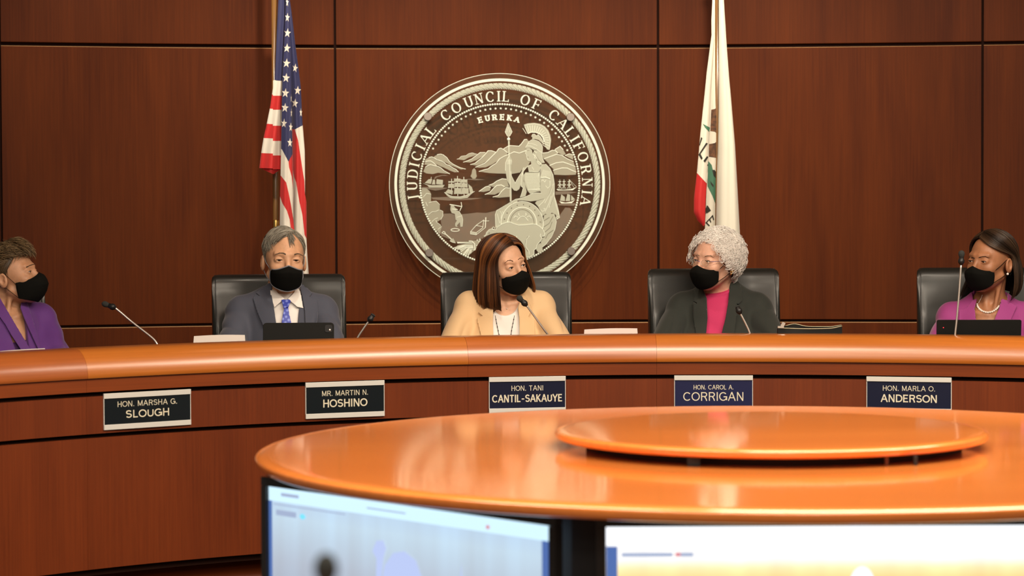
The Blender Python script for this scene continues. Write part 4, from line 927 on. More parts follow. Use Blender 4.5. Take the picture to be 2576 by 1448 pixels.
def tent_card(pts, Y, lab, col='paper', lean=0.05):
    """a folded sheet standing on the desk; pts: picture x of left and right top corners and their y"""
    (xl, yl), (xr, yr) = pts; a, c = P(xl, yl, Y), P(xr, yr, Y)
    root = empty('paper_card', ((a.x + c.x) / 2, Y, 0.93)); tag(root, lab, 'paper', 'paper cards standing on the dais')
    b = MB(); n = 10; V = []
    for i in range(n + 1):
        t = i / n; tp = a.lerp(c, t); tp.z += 0.0025 * math.sin(PI * t)
        w_ = (t - 0.5) * 0.02
        V += [(tp.x + w_, Y - lean, 0.9312), tuple(tp), (tp.x + w_, Y + lean, 0.9312)]
    Fc = [(3 * i + j, 3 * i + 3 + j, 3 * i + 4 + j, 3 * i + 1 + j) for i in range(n) for j in (0, 1)]
    b.add(V, Fc, smooth=False); o = rooted(b, 'sheet', M[col], root); s_ = o.modifiers.new('t', 'SOLIDIFY'); s_.thickness = 0.0006
M['paper_pink'] = mat('paper_pinkish', (0.72, 0.60, 0.55), 0.75)
tent_card([(488, 845), (616, 842)], 9.12, 'cream folded paper standing left of the tablet', 'paper')
tent_card([(1470, 828.5), (1603, 825.5)], 9.33, 'pale pink folded paper standing between the two middle chairs', 'paper_pink')
tent_card([(-60, 889), (113, 875.5)], 8.62, 'white paper in front of the person in the purple blazer', 'paper')

# tablet
M['tablet'] = mat('tablet_case_black', (0.008, 0.008, 0.007), 0.6, spec=0.15)
a, c = P(660, 815, 8.99), P(839, 810, 8.99); tw = c.x - a.x; th_ = (a.z + c.z) / 2 - 0.93
tb = empty('tablet', ((a.x + c.x) / 2, 8.99, 0.93), 0.02); tag(tb, 'black tablet standing upright before the person in the grey suit', 'tablet')
def rrect(w_, h_, r, n=6):
    o = []
    for cx, cz, a0 in ((w_ / 2 - r, h_ - r, 0), (-w_ / 2 + r, h_ - r, 90), (-w_ / 2 + r, r, 180), (w_ / 2 - r, r, 270)):
        for k in range(n + 1): t = math.radians(a0 + 90 * k / n); o.append((cx + r * math.cos(t), cz + r * math.sin(t)))
    return o
def plate(mb, pts, y0, y1, m=0, sh=lambda z: 0.0):
    n = len(pts); V = [(x, y0 + sh(z), z) for x, z in pts] + [(x, y1 + sh(z), z) for x, z in pts]
    mb.add(V, [tuple(range(n - 1, -1, -1)), tuple(range(n, 2 * n))] + [(i, (i + 1) % n, (i + 1) % n + n, i + n) for i in range(n)], m, smooth=False)
lean = lambda z: 0.16 * z
b = MB(); plate(b, rrect(tw, th_ / 1.0, 0.012), -0.004, 0.004, 0, lean); b.build('case', M['tablet'], tb, bevel=0.0012)
b = MB(); plate(b, [(x, z) for x, z in rrect(tw - 0.016, th_ - 0.016, 0.008)], 0.0042, 0.0046, 0, lean)
for v in range(len(b.v)): b.v[v] = (b.v[v][0], b.v[v][1], b.v[v][2] + 0.008)
b.build('screen', M['matte_black'], tb)
b = MB(); plate(b, [(x + tw / 2 - 0.019, z + th_ - 0.034) for x, z in rrect(0.026, 0.026, 0.007)], -0.0062, -0.0042, 0, lean); cb = b.build('camera_bump', M['matte_black'], tb)
b = MB(); b.ball((tw / 2 - 0.015, -0.0065 + 0.16 * (th_ - 0.026), th_ - 0.026), (0.004, 0.0015, 0.004), 12, 6); b.build('lens', M['chrome'], cb)
b = MB(); V = [(-tw / 2 + 0.02, 0.005, 0.001), (tw / 2 - 0.02, 0.005, 0.001), (tw / 2 - 0.02, 0.11, 0.001), (-tw / 2 + 0.02, 0.11, 0.001)]
b.box((0, 0.05, 0.003), (tw - 0.02, 0.09, 0.004)); b.build('cover_flap', M['black'], tb)
# laptop
a, c = P(2355, 802, 9.13), P(2566, 804, 9.13); tw = c.x - a.x; th_ = (a.z + c.z) / 2 - 0.93
lp = empty('laptop', ((a.x + c.x) / 2, 9.13, 0.93), -0.05); tag(lp, 'black laptop with a small red light, before the person in the magenta blazer', 'laptop')
b = MB(); plate(b, rrect(tw, th_, 0.006, 3), -0.004, 0.004, 0, lambda z: -0.12 * z); ld = b.build('lid', M['tablet'], lp, bevel=0.001)
b = MB(); b.ball((-tw / 2 + 0.024, -0.0045 - 0.12 * (th_ - 0.026), th_ - 0.028), 0.0018, 8, 6); b.build('status_light', emit('red_led', (1, 0.02, 0.03), 3.0), ld)
b = MB(); plate(b, [(x, z + 0.006) for x, z in rrect(tw - 0.012, th_ - 0.014, 0.004, 3)], 0.0042, 0.0046, 0, lambda z: -0.12 * z); b.build('screen', M['matte_black'], lp)
b = MB(); b.box((0, 0.115, 0.008), (tw, 0.22, 0.014)); b.build('keyboard_base', M['black'], lp, bevel=0.003)
# zip pouch
pc = P(2036, 838, 9.20); pz = 0.93; hp = P(2036, 822, 9.20).z - pz
pu = empty('zip_pouch', (pc.x, 9.20, pz)); tag(pu, 'black leather zip pouch with a pale zipper lying open on the dais', 'pouch')
V = []; n = 24
W1 = 162 / sc(9.2)
def top_z(t, bk): 
    u = t * W1; return hp + (-0.002 + 0.010 * math.exp(-((t - 0.27) / 0.13) ** 2) * bk + 0.006 * max(0, t - 0.85) / 0.15 - 0.004 * (1 - bk) * math.sin(PI * t))
V = []
for i in range(n + 1):
    t = i / n; x = (t - 0.5) * W1; sh = 0.006 * math.sin(5 * t)
    V += [(x * 0.97, -0.035, 0.001), (x * 0.985, -0.040 + sh, hp * 0.5), (x, -0.012 + sh, top_z(t, 0)), (x, 0.004 + sh, top_z(t, 1) + 0.003), (x * 0.985, 0.035, hp * 0.5), (x * 0.97, 0.035, 0.001)]
Fc = [(6 * i + j, 6 * i + 6 + j, 6 * i + 6 + (j + 1) % 6, 6 * i + (j + 1) % 6) for i in range(n) for j in range(6)] + [tuple(range(5, -1, -1)), tuple(6 * n + j for j in range(6))]
b = MB(); b.add(V, Fc); b.build('body', M['tablet'], pu).data.set_sharp_from_angle(angle=1.2)
M['zip'] = mat('zipper_tape', (0.45, 0.42, 0.28), 0.4, 0.5)
b = MB(); b.tube([V[6 * i + 2] for i in range(n + 1)], 0.0018, 6); b.tube([V[6 * i + 3] for i in range(3, n + 1)], 0.0016, 6); b.build('zipper', M['zip'], pu)
b = MB(); b.box((-W1 / 2 + 0.020, -0.010, hp + 0.010), (0.012, 0.004, 0.016), R=Matrix.Rotation(0.5, 3, 'Y')); b.box((-W1 / 2 + 0.012, -0.010, hp + 0.001), (0.022, 0.006, 0.007)); b.build('zipper_pull', M['chrome'], pu)

# ------------------------------------------------------------------ round table with displays
TC = (0.662, 6.46); TR = 1.312
tab = empty('round_table', (TC[0], TC[1], 0)); tag(tab, 'large round cherry wood table with rounded edge in the foreground', 'table')
def trim_prof(R_, zt, zm, zb, ins, n=10):
    o = [(0, zt), (R_ - ins * 2.6, zt), (R_ - ins * 1.6, zt - 0.0004)]
    for k in range(1, n + 1):
        t = k / n * PI / 2; o.append((R_ - ins + ins * math.sin(t) - ins * 0.5 * (1 - math.sin(t)), zm + (zt - 0.0006 - zm) * math.cos(t)))
    for k in range(1, n + 1):
        t = k / n * PI / 2; o.append((R_ - ins + ins * math.cos(t), zm - (zm - zb) * math.sin(t)))
    return o + [(0, zb)]
b = MB(); b.lathe(trim_prof(TR, 0.9475, 0.936, 0.914, 0.020), 160, (TC[0], TC[1], 0)); o = rooted(b, 'tabletop', M['table'], tab); o.data.set_sharp_from_angle(angle=1.0)
b = MB(); b.lathe(trim_prof(0.5485, 0.9935, 0.9855, 0.9705, 0.014), 120, (TC[0] - 0.006, TC[1], 0)); rooted(b, 'riser_disc', M['table'], tab).data.set_sharp_from_angle(angle=1.0)
b = MB(); b.lathe([(0, 0.9476), (0.475, 0.9476), (0.475, 0.9704), (0, 0.9704)], 80, (TC[0], TC[1], 0)); rooted(b, 'riser_core', M['matte_black'], tab).data.set_sharp_from_angle(angle=1.0)
for px in (2230, 2303, 1745):
    d_ = ray(px, 1168); 
    a_ = math.atan2(d_.x, d_.y); t_ = P(px, 1168, 5.99)
    b = MB(); b.box((t_.x, t_.y, 0.959), (0.008 if px != 1745 else 0.03, 0.012, 0.0225)); rooted(b, 'spacer', M['face'] if px == 2230 else M['matte_black'], tab)
zs = P(1525, 1325, 5.44).z
def atz(px, py, z):
    d = ray(px, py); return Vector((0, 0, CZ)) + d * ((z - CZ) / d.z)
LA, LB_ = atz(675, 1222, zs), atz(1385, 1322, zs)
RA = atz(1525, 1325, zs); RB = Vector((RA.x + 1.10, RA.y + 0.004, zs))
mid = [Vector((LA.x - 0.022, LA.y + 0.02, 0)), Vector((LB_.x + 0.03, LB_.y - 0.01, 0)), Vector((RA.x - 0.035, RA.y - 0.006, 0)), Vector((RB.x + 0.03, RB.y, 0))]
poly = [mid[0], mid[1], mid[2], mid[3], Vector((TC[0] + 1.05, TC[1] + 0.1, 0)), Vector((TC[0] + 0.7, TC[1] + 0.9, 0)), Vector((TC[0] - 0.4, TC[1] + 1.05, 0)), Vector((TC[0] - 1.1, TC[1] + 0.45, 0))]
inner = [Vector((TC[0], TC[1], 0)) + (p - Vector((TC[0], TC[1], 0))) * 0.972 for p in poly]
n = len(poly); V = [(p.x, p.y, 0.001) for p in inner] + [(p.x, p.y, 0.9138) for p in inner]
b = MB(); b.add(V, [tuple(range(n - 1, -1, -1)), tuple(range(n, 2 * n))] + [(i, (i + 1) % n, (i + 1) % n + n, i + n) for i in range(n)], smooth=False); rooted(b, 'pedestal', M['matte_black'], tab)
def display(A, B, Hs, lab, shapes, base):
    ux = (B - A).normalized(); W_ = (B - A).length; rz = math.atan2(ux.y, ux.x)
    root = empty('display_monitor', ((A.x + B.x) / 2, (A.y + B.y) / 2, zs), rz); tag(root, lab, 'monitor', 'display monitors set into the round table')
    b = MB(); bz = 0.022
    for (cx, cz, w_, h_) in ((0, bz / 2 + 0.0005, W_ + 2 * bz, bz - 0.001), (-W_ / 2 - bz / 2 - 0.0005, -Hs / 2, bz - 0.001, Hs), (W_ / 2 + bz / 2 + 0.0005, -Hs / 2, bz - 0.001, Hs), (0, -Hs - bz / 2 - 0.0005, W_ + 2 * bz, bz - 0.001)):
        b.box((cx, 0.004, cz), (w_, 0.022, h_))
    b.build('bezel', M['black'], root)
    b = MB(); b.box((0, 0.008, -Hs / 2), (W_, 0.012, Hs)); scn = b.build('screen', base, root)
    for k, (m_, pts) in enumerate(shapes):
        b = MB(); q = [(-W_ / 2 + u * W_, -v * Hs) for u, v in pts]; slab_y = 0.0015
        nn = len(q); V = [(x, slab_y - 0.0002 * (k + 1), z) for x, z in q]
        ar = sum(q[i][0] * q[(i + 1) % nn][1] - q[(i + 1) % nn][0] * q[i][1] for i in range(nn))
        b.add(V, [tuple(range(nn)) if ar > 0 else tuple(range(nn - 1, -1, -1))], smooth=False); b.build('picture_area', m_, scn)
def grad_emit(name, stops, st, axis=2, lo=-0.6, hi=0.0, stripes=None):
    m, nt, b = new_mat(name); b.inputs['Base Color'].default_value = (0, 0, 0, 1); b.inputs['Roughness'].default_value = 0.3
    tc = nt.nodes.new('ShaderNodeTexCoord'); sx = nt.nodes.new('ShaderNodeSeparateXYZ'); lnk(nt, tc.outputs['Object'], sx.inputs[0])
    mr = nt.nodes.new('ShaderNodeMapRange'); mr.inputs[1].default_value = hi; mr.inputs[2].default_value = lo; lnk(nt, sx.outputs[axis], mr.inputs[0])
    r = nt.nodes.new('ShaderNodeValToRGB'); el_ = r.color_ramp.elements
    while len(el_) < len(stops): el_.new(0.5)
    for e_, (p_, c_) in zip(el_, stops): e_.position = p_; e_.color = (*c_, 1)
    lnk(nt, mr.outputs[0], r.inputs[0]); last = r.outputs[0]
    if stripes:
        mp = nt.nodes.new('ShaderNodeMapping'); mp.inputs['Scale'].default_value = (9, 0.01, 0.6); lnk(nt, tc.outputs['Object'], mp.inputs[0])
        nz = nt.nodes.new('ShaderNodeTexNoise'); nz.inputs['Scale'].default_value = 1; lnk(nt, mp.outputs[0], nz.inputs[0])
        r2 = nt.nodes.new('ShaderNodeValToRGB'); r2.color_ramp.elements[0].position = 0.35; r2.color_ramp.elements[1].position = 0.65
        r2.color_ramp.elements[0].color = (*stripes[0], 1); r2.color_ramp.elements[1].color = (*stripes[1], 1); lnk(nt, nz.outputs[0], r2.inputs[0])
        mx = nt.nodes.new('ShaderNodeMix'); mx.data_type = 'RGBA'; mx.blend_type = 'MULTIPLY'; mx.inputs[0].default_value = 1
        lnk(nt, last, mx.inputs[6]); lnk(nt, r2.outputs[0], mx.inputs[7]); last = mx.outputs[2]
    lnk(nt, last, b.inputs['Emission Color']); b.inputs['Emission Strength'].default_value = st
    return m
lb = grad_emit('video_picture_cool', [(0.0, (0.55, 0.75, 1.0)), (0.12, (0.62, 0.80, 0.95)), (0.3, (0.52, 0.60, 0.72)), (0.6, (0.38, 0.42, 0.55)), (1, (0.3, 0.33, 0.5))], 0.95, stripes=((0.94, 0.90, 0.88), (1.02, 1.03, 1.04)))
rb = grad_emit('video_picture_warm', [(0.0, (1.0, 1.0, 1.0)), (0.115, (1.0, 1.0, 0.97)), (0.15, (1.0, 0.85, 0.45)), (0.20, (0.95, 0.62, 0.22)), (1, (0.5, 0.2, 0.05))], 1.1, stripes=((0.95, 0.93, 0.95), (1.15, 1.12, 1.1)))
e_cyan = emit('bar_pale_blue', (0.62, 0.86, 1.0), 1.15); e_blue = emit('screen_blue', (0.10, 0.20, 0.55), 0.8); e_gr = emit('screen_grey_text', (0.48, 0.58, 0.82), 0.8)
e_white = emit('screen_white', (0.93, 0.96, 1.0), 1.35); e_head = emit('screen_head', (0.52, 0.62, 0.95), 1.0); e_head2 = emit('screen_pale_head', (0.85, 0.88, 1.0), 1.2); e_dot = emit('screen_cyan', (0.2, 0.75, 1.0), 1.1)
e_red = emit('screen_red', (0.8, 0.25, 0.3), 0.9)
def R_(u0, v0, u1, v1): return [(u0, v0), (u1, v0), (u1, v1), (u0, v1)]
def EL(cx, cy, rx, ry, n=20): return [(cx + rx * math.cos(2 * PI * i / n), cy + ry * math.sin(2 * PI * i / n)) for i in range(n)]
display(LA, LB_, 0.56, 'angled display screen with bluish video picture, left side of round table', [
    (e_cyan, R_(0, 0, 1, 0.062)), (e_blue, R_(0, 0.062, 0.013, 1)), (e_blue, R_(0.972, 0.062, 1, 1)), (e_gr, R_(0.05, 0.022, 0.12, 0.036)), (e_gr, R_(0.03, 0.098, 0.11, 0.122)), (e_dot, EL(0.135, 0.112, 0.011, 0.012)),
    (e_gr, R_(0.02, 0.072, 0.3, 0.077)), (e_gr, R_(0.38, 0.03, 0.52, 0.036)), (e_red, EL(0.80, 0.04, 0.006, 0.008)),
    (e_head, [(0.43, 0.36), (0.445, 0.26), (0.475, 0.205), (0.515, 0.19), (0.555, 0.22), (0.58, 0.30), (0.60, 0.6), (0.40, 0.6)]), (e_head, [(0.40, 0.21), (0.415, 0.165), (0.44, 0.16), (0.45, 0.19), (0.44, 0.23), (0.425, 0.4), (0.41, 0.4), (0.415, 0.24)]), (e_head, [(0.70, 0.6), (0.705, 0.3), (0.713, 0.2), (0.72, 0.6)])], lb)
display(RA, RB, 0.56, 'bright frontal display screen with warm video picture, under the round table edge', [
    (e_white, R_(0, 0, 1, 0.070)), (e_blue, R_(0, 0.075, 0.022, 1)), (e_gr, R_(0.03, 0.100, 0.13, 0.115)), (e_gr, R_(0.145, 0.100, 0.17, 0.115)), (e_red, EL(0.14, 0.107, 0.006, 0.008)),
    (e_head2, EL(0.5, 0.24, 0.026, 0.085)), (e_white, [(0.835, 0.6), (0.84, 0.2), (0.85, 0.14), (0.86, 0.6)])], rb)

# blurred microphone close to the camera, on a small desk below the picture
nd = empty('reading_desk', (-0.15, 2.62, 0)); tag(nd, 'small wooden desk holding the blurred microphone, below the frame', 'desk')
b = MB(); b.box((-0.15, 2.62, 0.735), (0.9, 0.45, 0.03)); rooted(b, 'desk_top', M['table'], nd, bevel=0.004)
for sx_ in (-1, 1):
    b = MB(); b.box((-0.15 + sx_ * 0.40, 2.62, 0.36), (0.03, 0.40, 0.719)); rooted(b, 'side_panel', M['face'], nd)
e1 = P(820, 1420, 2.60); mroot = empty('microphone', (e1.x, 2.62, 0.75)); tag(mroot, 'very blurred black microphone in front of the left display screen', 'microphone')
b = MB(); b.lathe([(0, 0), (0.055, 0), (0.055, 0.012), (0.02, 0.03), (0.009, 0.05), (0, 0.05)], 24, (e1.x, 2.62, 0.75)); rooted(b, 'base', M['mic'], mroot)
b = MB(); b.tube([(e1.x, 2.62, 0.79), (e1.x + 0.002, 2.62, 1.0), (e1.x + 0.001, 2.61, e1.z - 0.045)], 0.004, 8); rooted(b, 'gooseneck', M['mic'], mroot)
b = MB(); b.tube([(e1.x + 0.001, 2.61, e1.z - 0.05), (e1.x, 2.605, e1.z - 0.02)], 0.008, 12); rooted(b, 'capsule', M['mic'], mroot)
b = MB(); b.ball((e1.x, 2.60, e1.z - 0.004), (0.0125, 0.0125, 0.017), 16, 12); rooted(b, 'foam_windscreen', M['foam'], mroot)

# ------------------------------------------------------------------ people: smooth volumes meshed with surface nets
from mathutils.bvhtree import BVHTree
def axis(lo, hi, flo, fhi, coarse, fine):
    a = []
    x = lo
    while x < hi:
        a.append(x); x += fine if flo <= x < fhi else coarse
    return np.array(a + [hi], dtype=np.float32)
class Field:
    def __init__(s, xs, ys, zs):
        s.ax = (xs, ys, zs); s.f = np.full((len(xs), len(ys), len(zs)), 0.2, dtype=np.float32)
    def _sl(s, lo, hi):
        r = []
        for a, l, h in zip(s.ax, lo, hi):
            i, j = np.searchsorted(a, l), np.searchsorted(a, h)
            if j <= i: return None
            r.append(slice(max(i - 1, 0), j + 1))
        return tuple(r)
    def _comb(s, sl, d, k, op):
        a = s.f[sl]
        if op == 'add':
            h = np.clip(0.5 + 0.5 * (a - d) / k, 0, 1) if k > 0 else (d < a).astype(np.float32)
            s.f[sl] = a + (d - a) * h - (k * h * (1 - h) if k > 0 else 0)
        else:
            d = -d; h = np.clip(0.5 - 0.5 * (a - d) / k, 0, 1) if k > 0 else (d > a).astype(np.float32)
            s.f[sl] = a + (d - a) * h + (k * h * (1 - h) if k > 0 else 0)
    def _grid(s, sl):
        return (s.ax[0][sl[0]][:, None, None], s.ax[1][sl[1]][None, :, None], s.ax[2][sl[2]][None, None, :])
    def ell(s, c, r, M_=None, k=0.01, op='add'):
        M_ = M_ or Matrix.Identity(4); R = M_.to_3x3(); C = M_ @ Vector(c); ss = M_.to_scale()[0]; R = R * (1 / ss); r = tuple(q * ss for q in r)
        Rn = np.array(R); ext = np.sqrt(((Rn * np.array(r)) ** 2).sum(1)) + k + 0.012
        sl = s._sl(np.array(C) - ext, np.array(C) + ext)
        if sl is None: return
        X, Y, Z = s._grid(sl); X = X - C.x; Y = Y - C.y; Z = Z - C.z
        q = [(Rn[0, i] * X + Rn[1, i] * Y + Rn[2, i] * Z) for i in range(3)]
        k0 = np.sqrt(sum((q[i] / r[i]) ** 2 for i in range(3))); k1 = np.sqrt(sum((q[i] / r[i] ** 2) ** 2 for i in range(3))) + 1e-6
        s._comb(sl, k0 * (k0 - 1) / k1, k, op)
    def cap(s, a, b, ra, rb, M_=None, k=0.01, op='add', flat=None):
        M_ = M_ or Matrix.Identity(4); A = np.array(M_ @ Vector(a)); B = np.array(M_ @ Vector(b)); ss = M_.to_scale()[0]; ra *= ss; rb *= ss; m = max(ra, rb) + k + 0.012
        sl = s._sl(np.minimum(A, B) - m, np.maximum(A, B) + m)
        if sl is None: return
        X, Y, Z = s._grid(sl); ab = B - A; L = float(ab @ ab) + 1e-9
        t = np.clip(((X - A[0]) * ab[0] + (Y - A[1]) * ab[1] + (Z - A[2]) * ab[2]) / L, 0, 1)
        d = np.sqrt((X - A[0] - t * ab[0]) ** 2 + (Y - A[1] - t * ab[1]) ** 2 + (Z - A[2] - t * ab[2]) ** 2) - (ra + (rb - ra) * t)
        s._comb(sl, d, k, op)
    def fn(s, func, lo, hi, k=0.0, op='sub'):
        sl = s._sl(lo, hi)
        if sl is None: return
        s._comb(sl, func(*s._grid(sl)).astype(np.float32), k, op)
    def warp(s, func):
        X, Y, Z = s._grid((slice(None),) * 3)
        s.f += func(X, Y, Z).astype(np.float32) * (np.abs(s.f) < 0.03)
    def mesh(s):
        f = s.f; ins = f < 0; n = f.shape
        c = np.zeros((n[0] - 1, n[1] - 1, n[2] - 1), dtype=np.int8)
        for i in (0, 1):
            for j in (0, 1):
                for k in (0, 1): c += ins[i:n[0] - 1 + i, j:n[1] - 1 + j, k:n[2] - 1 + k]
        act = (c > 0) & (c < 8); idx = np.argwhere(act); ids = np.full(c.shape, -1, dtype=np.int32); ids[act] = np.arange(len(idx))
        pos = np.zeros((len(idx), 3)); cnt = np.zeros(len(idx))
        I, J, K = idx.T; ax = s.ax
        for d in range(3):
            for u in (0, 1):
                for v in (0, 1):
                    o = [0, 0, 0]; e1, e2 = [q for q in range(3) if q != d]; o[e1] = u; o[e2] = v
                    a = (I + o[0], J + o[1], K + o[2]); o2 = list(o); o2[d] = 1; b = (I + o2[0], J + o2[1], K + o2[2])
                    fa, fb = f[a], f[b]; m = (fa < 0) != (fb < 0); t = np.where(m, fa / (fa - fb + 1e-12), 0)
                    pa = np.stack([ax[q][a[q]] for q in range(3)], 1); pb = np.stack([ax[q][b[q]] for q in range(3)], 1)
                    pos += np.where(m[:, None], pa + (pb - pa) * t[:, None], 0); cnt += m
        pos /= cnt[:, None]
        quads = []
        for d in range(3):
            e1, e2 = [(1, 2), (2, 0), (0, 1)][d]
            sa = [slice(None)] * 3; sb = [slice(None)] * 3; sa[d] = slice(0, n[d] - 1); sb[d] = slice(1, n[d])
            ca, cb = ins[tuple(sa)], ins[tuple(sb)]
            cross = np.argwhere(ca != cb); ok = (cross[:, e1] > 0) & (cross[:, e2] > 0) & (cross[:, e1] < n[e1] - 1) & (cross[:, e2] < n[e2] - 1); cross = cross[ok]
            q = []
            for u, v in ((-1, -1), (0, -1), (0, 0), (-1, 0)):
                w_ = cross.copy(); w_[:, e1] += u; w_[:, e2] += v; q.append(ids[tuple(w_.T)])
            q = np.stack(q, 1); fl_ = ca[tuple(cross.T)] == False
            q[fl_] = q[fl_][:, ::-1]; quads.append(q)
        return pos, np.concatenate(quads)
def np_mesh(name, V, Q, m, parent=None, smooth=True):
    me = bpy.data.meshes.new(name); me.vertices.add(len(V)); me.vertices.foreach_set('co', np.asarray(V, dtype=np.float32).ravel())
    me.loops.add(Q.size); me.loops.foreach_set('vertex_index', Q.astype(np.int32).ravel()); me.polygons.add(len(Q))
    me.polygons.foreach_set('loop_start', np.arange(0, Q.size, Q.shape[1], dtype=np.int32)); me.polygons.foreach_set('loop_total', np.full(len(Q), Q.shape[1], dtype=np.int32))
    me.materials.append(m); me.update(calc_edges=True); me.validate()
    me.polygons.foreach_set('use_smooth', [smooth] * len(me.polygons))
    o = bpy.data.objects.new(name, me); COL.objects.link(o)
    if parent: o.parent = parent
    return o
def relax(V, Q, it=2, lam=0.5):
    for _ in range(it):
        acc = np.zeros_like(V); cnt = np.zeros(len(V))
        for a in range(4):
            for b in (1, 3):
                np.add.at(acc, Q[:, a], V[Q[:, (a + b) % 4]]); np.add.at(cnt, Q[:, a], 1)
        V = V + lam * (acc / np.maximum(cnt, 1)[:, None] - V)
    return V
def bvh_of(V, Q): return BVHTree.FromPolygons([Vector(v) for v in V], [tuple(int(i) for i in q) for q in Q])
def drape_pts(pts, bvh, lift, Yd, step=4.0):
    """points of the surface seen at those pixels, raised by lift"""
    out = []; last = None
    for x, y in pts:
        d = ray(x, y).normalized(); h = bvh.ray_cast(Vector((0, 0, CZ)), d)
        if h[0] is not None: p = h[0] - d * lift; last = (p.y)
        else: p = P(x, y, last if last else Yd)
        out.append(p)
    return out
def drape(mb, pts, bvh, lift, Yd, m=0, step=2.5):
    bm = bmesh.new(); vs = [bm.verts.new((x, y, 0)) for x, y in pts]; f0 = bm.faces.new(vs)
    x0, x1 = min(p[0] for p in pts), max(p[0] for p in pts); y0, y1 = min(p[1] for p in pts), max(p[1] for p in pts)
    for k in range(1, int((x1 - x0) / step) + 1):
        bmesh.ops.bisect_plane(bm, geom=bm.verts[:] + bm.edges[:] + bm.faces[:], plane_co=(x0 + k * step, 0, 0), plane_no=(1, 0, 0))
    for k in range(1, int((y1 - y0) / step) + 1):
        bmesh.ops.bisect_plane(bm, geom=bm.verts[:] + bm.edges[:] + bm.faces[:], plane_co=(0, y0 + k * step, 0), plane_no=(0, 1, 0))
    bm.verts.index_update(); pv = [(v.co.x, v.co.y) for v in bm.verts]
    hit = []
    for x, y in pv:
        d = ray(x, y).normalized(); h = bvh.ray_cast(Vector((0, 0, CZ)), d); hit.append(h[0].y if h[0] is not None else None)
    known = [h for h in hit if h is not None]; fb = (sum(known) / len(known)) if known else Yd
    # fill misses with the nearest neighbour's depth
    Yv = []
    for i, h in enumerate(hit):
        if h is None:
            best = None
            for j, g in enumerate(hit):
                if g is not None:
                    dd = (pv[i][0] - pv[j][0]) ** 2 + (pv[i][1] - pv[j][1]) ** 2
                    if best is None or dd < best[0]: best = (dd, g)
            h = best[1] if best else fb
        Yv.append(h)
    Yv = np.array(Yv); adj = [[e.other_vert(v).index for e in v.link_edges] for v in bm.verts]
    for _ in range(4): Yv = np.array([min(Yv[i], 0.5 * Yv[i] + 0.5 * np.mean(Yv[a])) if a else Yv[i] for i, a in enumerate(adj)])
    V = [P(x, y, yy - lift) for (x, y), yy in zip(pv, Yv)]
    ar = sum(pts[i][0] * pts[(i + 1) % len(pts)][1] - pts[(i + 1) % len(pts)][0] * pts[i][1] for i in range(len(pts)))
    Fc = [[v.index for v in f.verts] for f in bm.faces]; bm.normal_update()
    Fc = [f if bf.normal.z < 0 else f[::-1] for f, bf in zip(Fc, list(bm.faces))]
    mb.add(V, Fc, m); bm.free()
def solid(o, t):
    s_ = o.modifiers.new('t', 'SOLIDIFY'); s_.thickness = t; s_.offset = 1.0; return o

def hair_mat(name, cols, rough=0.45):
    m, nt, b = new_mat(name)
    uv = nt.nodes.new('ShaderNodeUVMap'); sx = nt.nodes.new('ShaderNodeSeparateXYZ'); lnk(nt, uv.outputs[0], sx.inputs[0])
    r = nt.nodes.new('ShaderNodeValToRGB'); e = r.color_ramp.elements
    while len(e) < len(cols): e.new(0.5)
    for q, (p_, c_) in zip(e, cols): q.position = p_; q.color = (*c_, 1)
    lnk(nt, sx.outputs[0], r.inputs[0]); lnk(nt, r.outputs[0], b.inputs['Base Color'])
    b.inputs['Roughness'].default_value = rough; b.inputs['Specular IOR Level'].default_value = 0.35
    return m
def strands(paths, rad, ns=4, taper=0.25, flat=0.55, rng=None, tone=None):
    """every path (list of points) becomes a thin tapered lock; returns arrays and uv"""
    V = []; Q = []; U = []; base = 0
    for si, pts in enumerate(paths):
        p = np.array(pts); m = len(p)
        t = np.gradient(p, axis=0); t /= (np.linalg.norm(t, axis=1)[:, None] + 1e-9)
        a = np.array([0.3, 0.9, 0.2]); u = np.cross(t, a); u /= (np.linalg.norm(u, axis=1)[:, None] + 1e-9); w_ = np.cross(t, u)
        r = rad * (0.7 + 0.6 * rng.random()); s = np.linspace(0, 1, m); rr = r * np.minimum(1, np.minimum(0.55 + s * 4, taper + (1 - s) * 2.2))
        ang = rng.random() * PI
        for k in range(ns):
            an = ang + 2 * PI * k / ns; V.append(p + (u * math.cos(an) + w_ * math.sin(an) * flat) * rr[:, None])
        c = (rng.random() if tone is None else tone[si])
        for k in range(ns):
            k2 = (k + 1) % ns; i = np.arange(m - 1)
            Q.append(np.stack([base + k * m + i, base + k2 * m + i, base + k2 * m + i + 1, base + k * m + i + 1], 1))
        U.append(np.full(ns * m, c)); base += ns * m
    return np.concatenate(V), np.concatenate(Q), np.concatenate(U)
def hair_obj(name, paths, rad, m, parent, rng, Mx, extra=None, **k):
    V, Q, U = strands(paths, rad, rng=rng, **k)
    R = np.array(Mx.to_3x3()); V = V @ R.T + np.array(Mx.translation)
    if extra is not None:
        eV, eQ, eu = extra; Q = np.concatenate([Q, eQ + len(V)]); V = np.concatenate([V, eV]); U = np.concatenate([U, np.full(len(eV), eu)])
    o = np_mesh(name, V, Q, m, parent)
    uvl = o.data.uv_layers.new(name='UVMap'); vi = np.zeros(len(o.data.loops), dtype=np.int32); o.data.loops.foreach_get('vertex_index', vi)
    uvl.data.foreach_set('uv', np.stack([U[vi], np.zeros(len(vi))], 1).astype(np.float32).ravel())
    return o

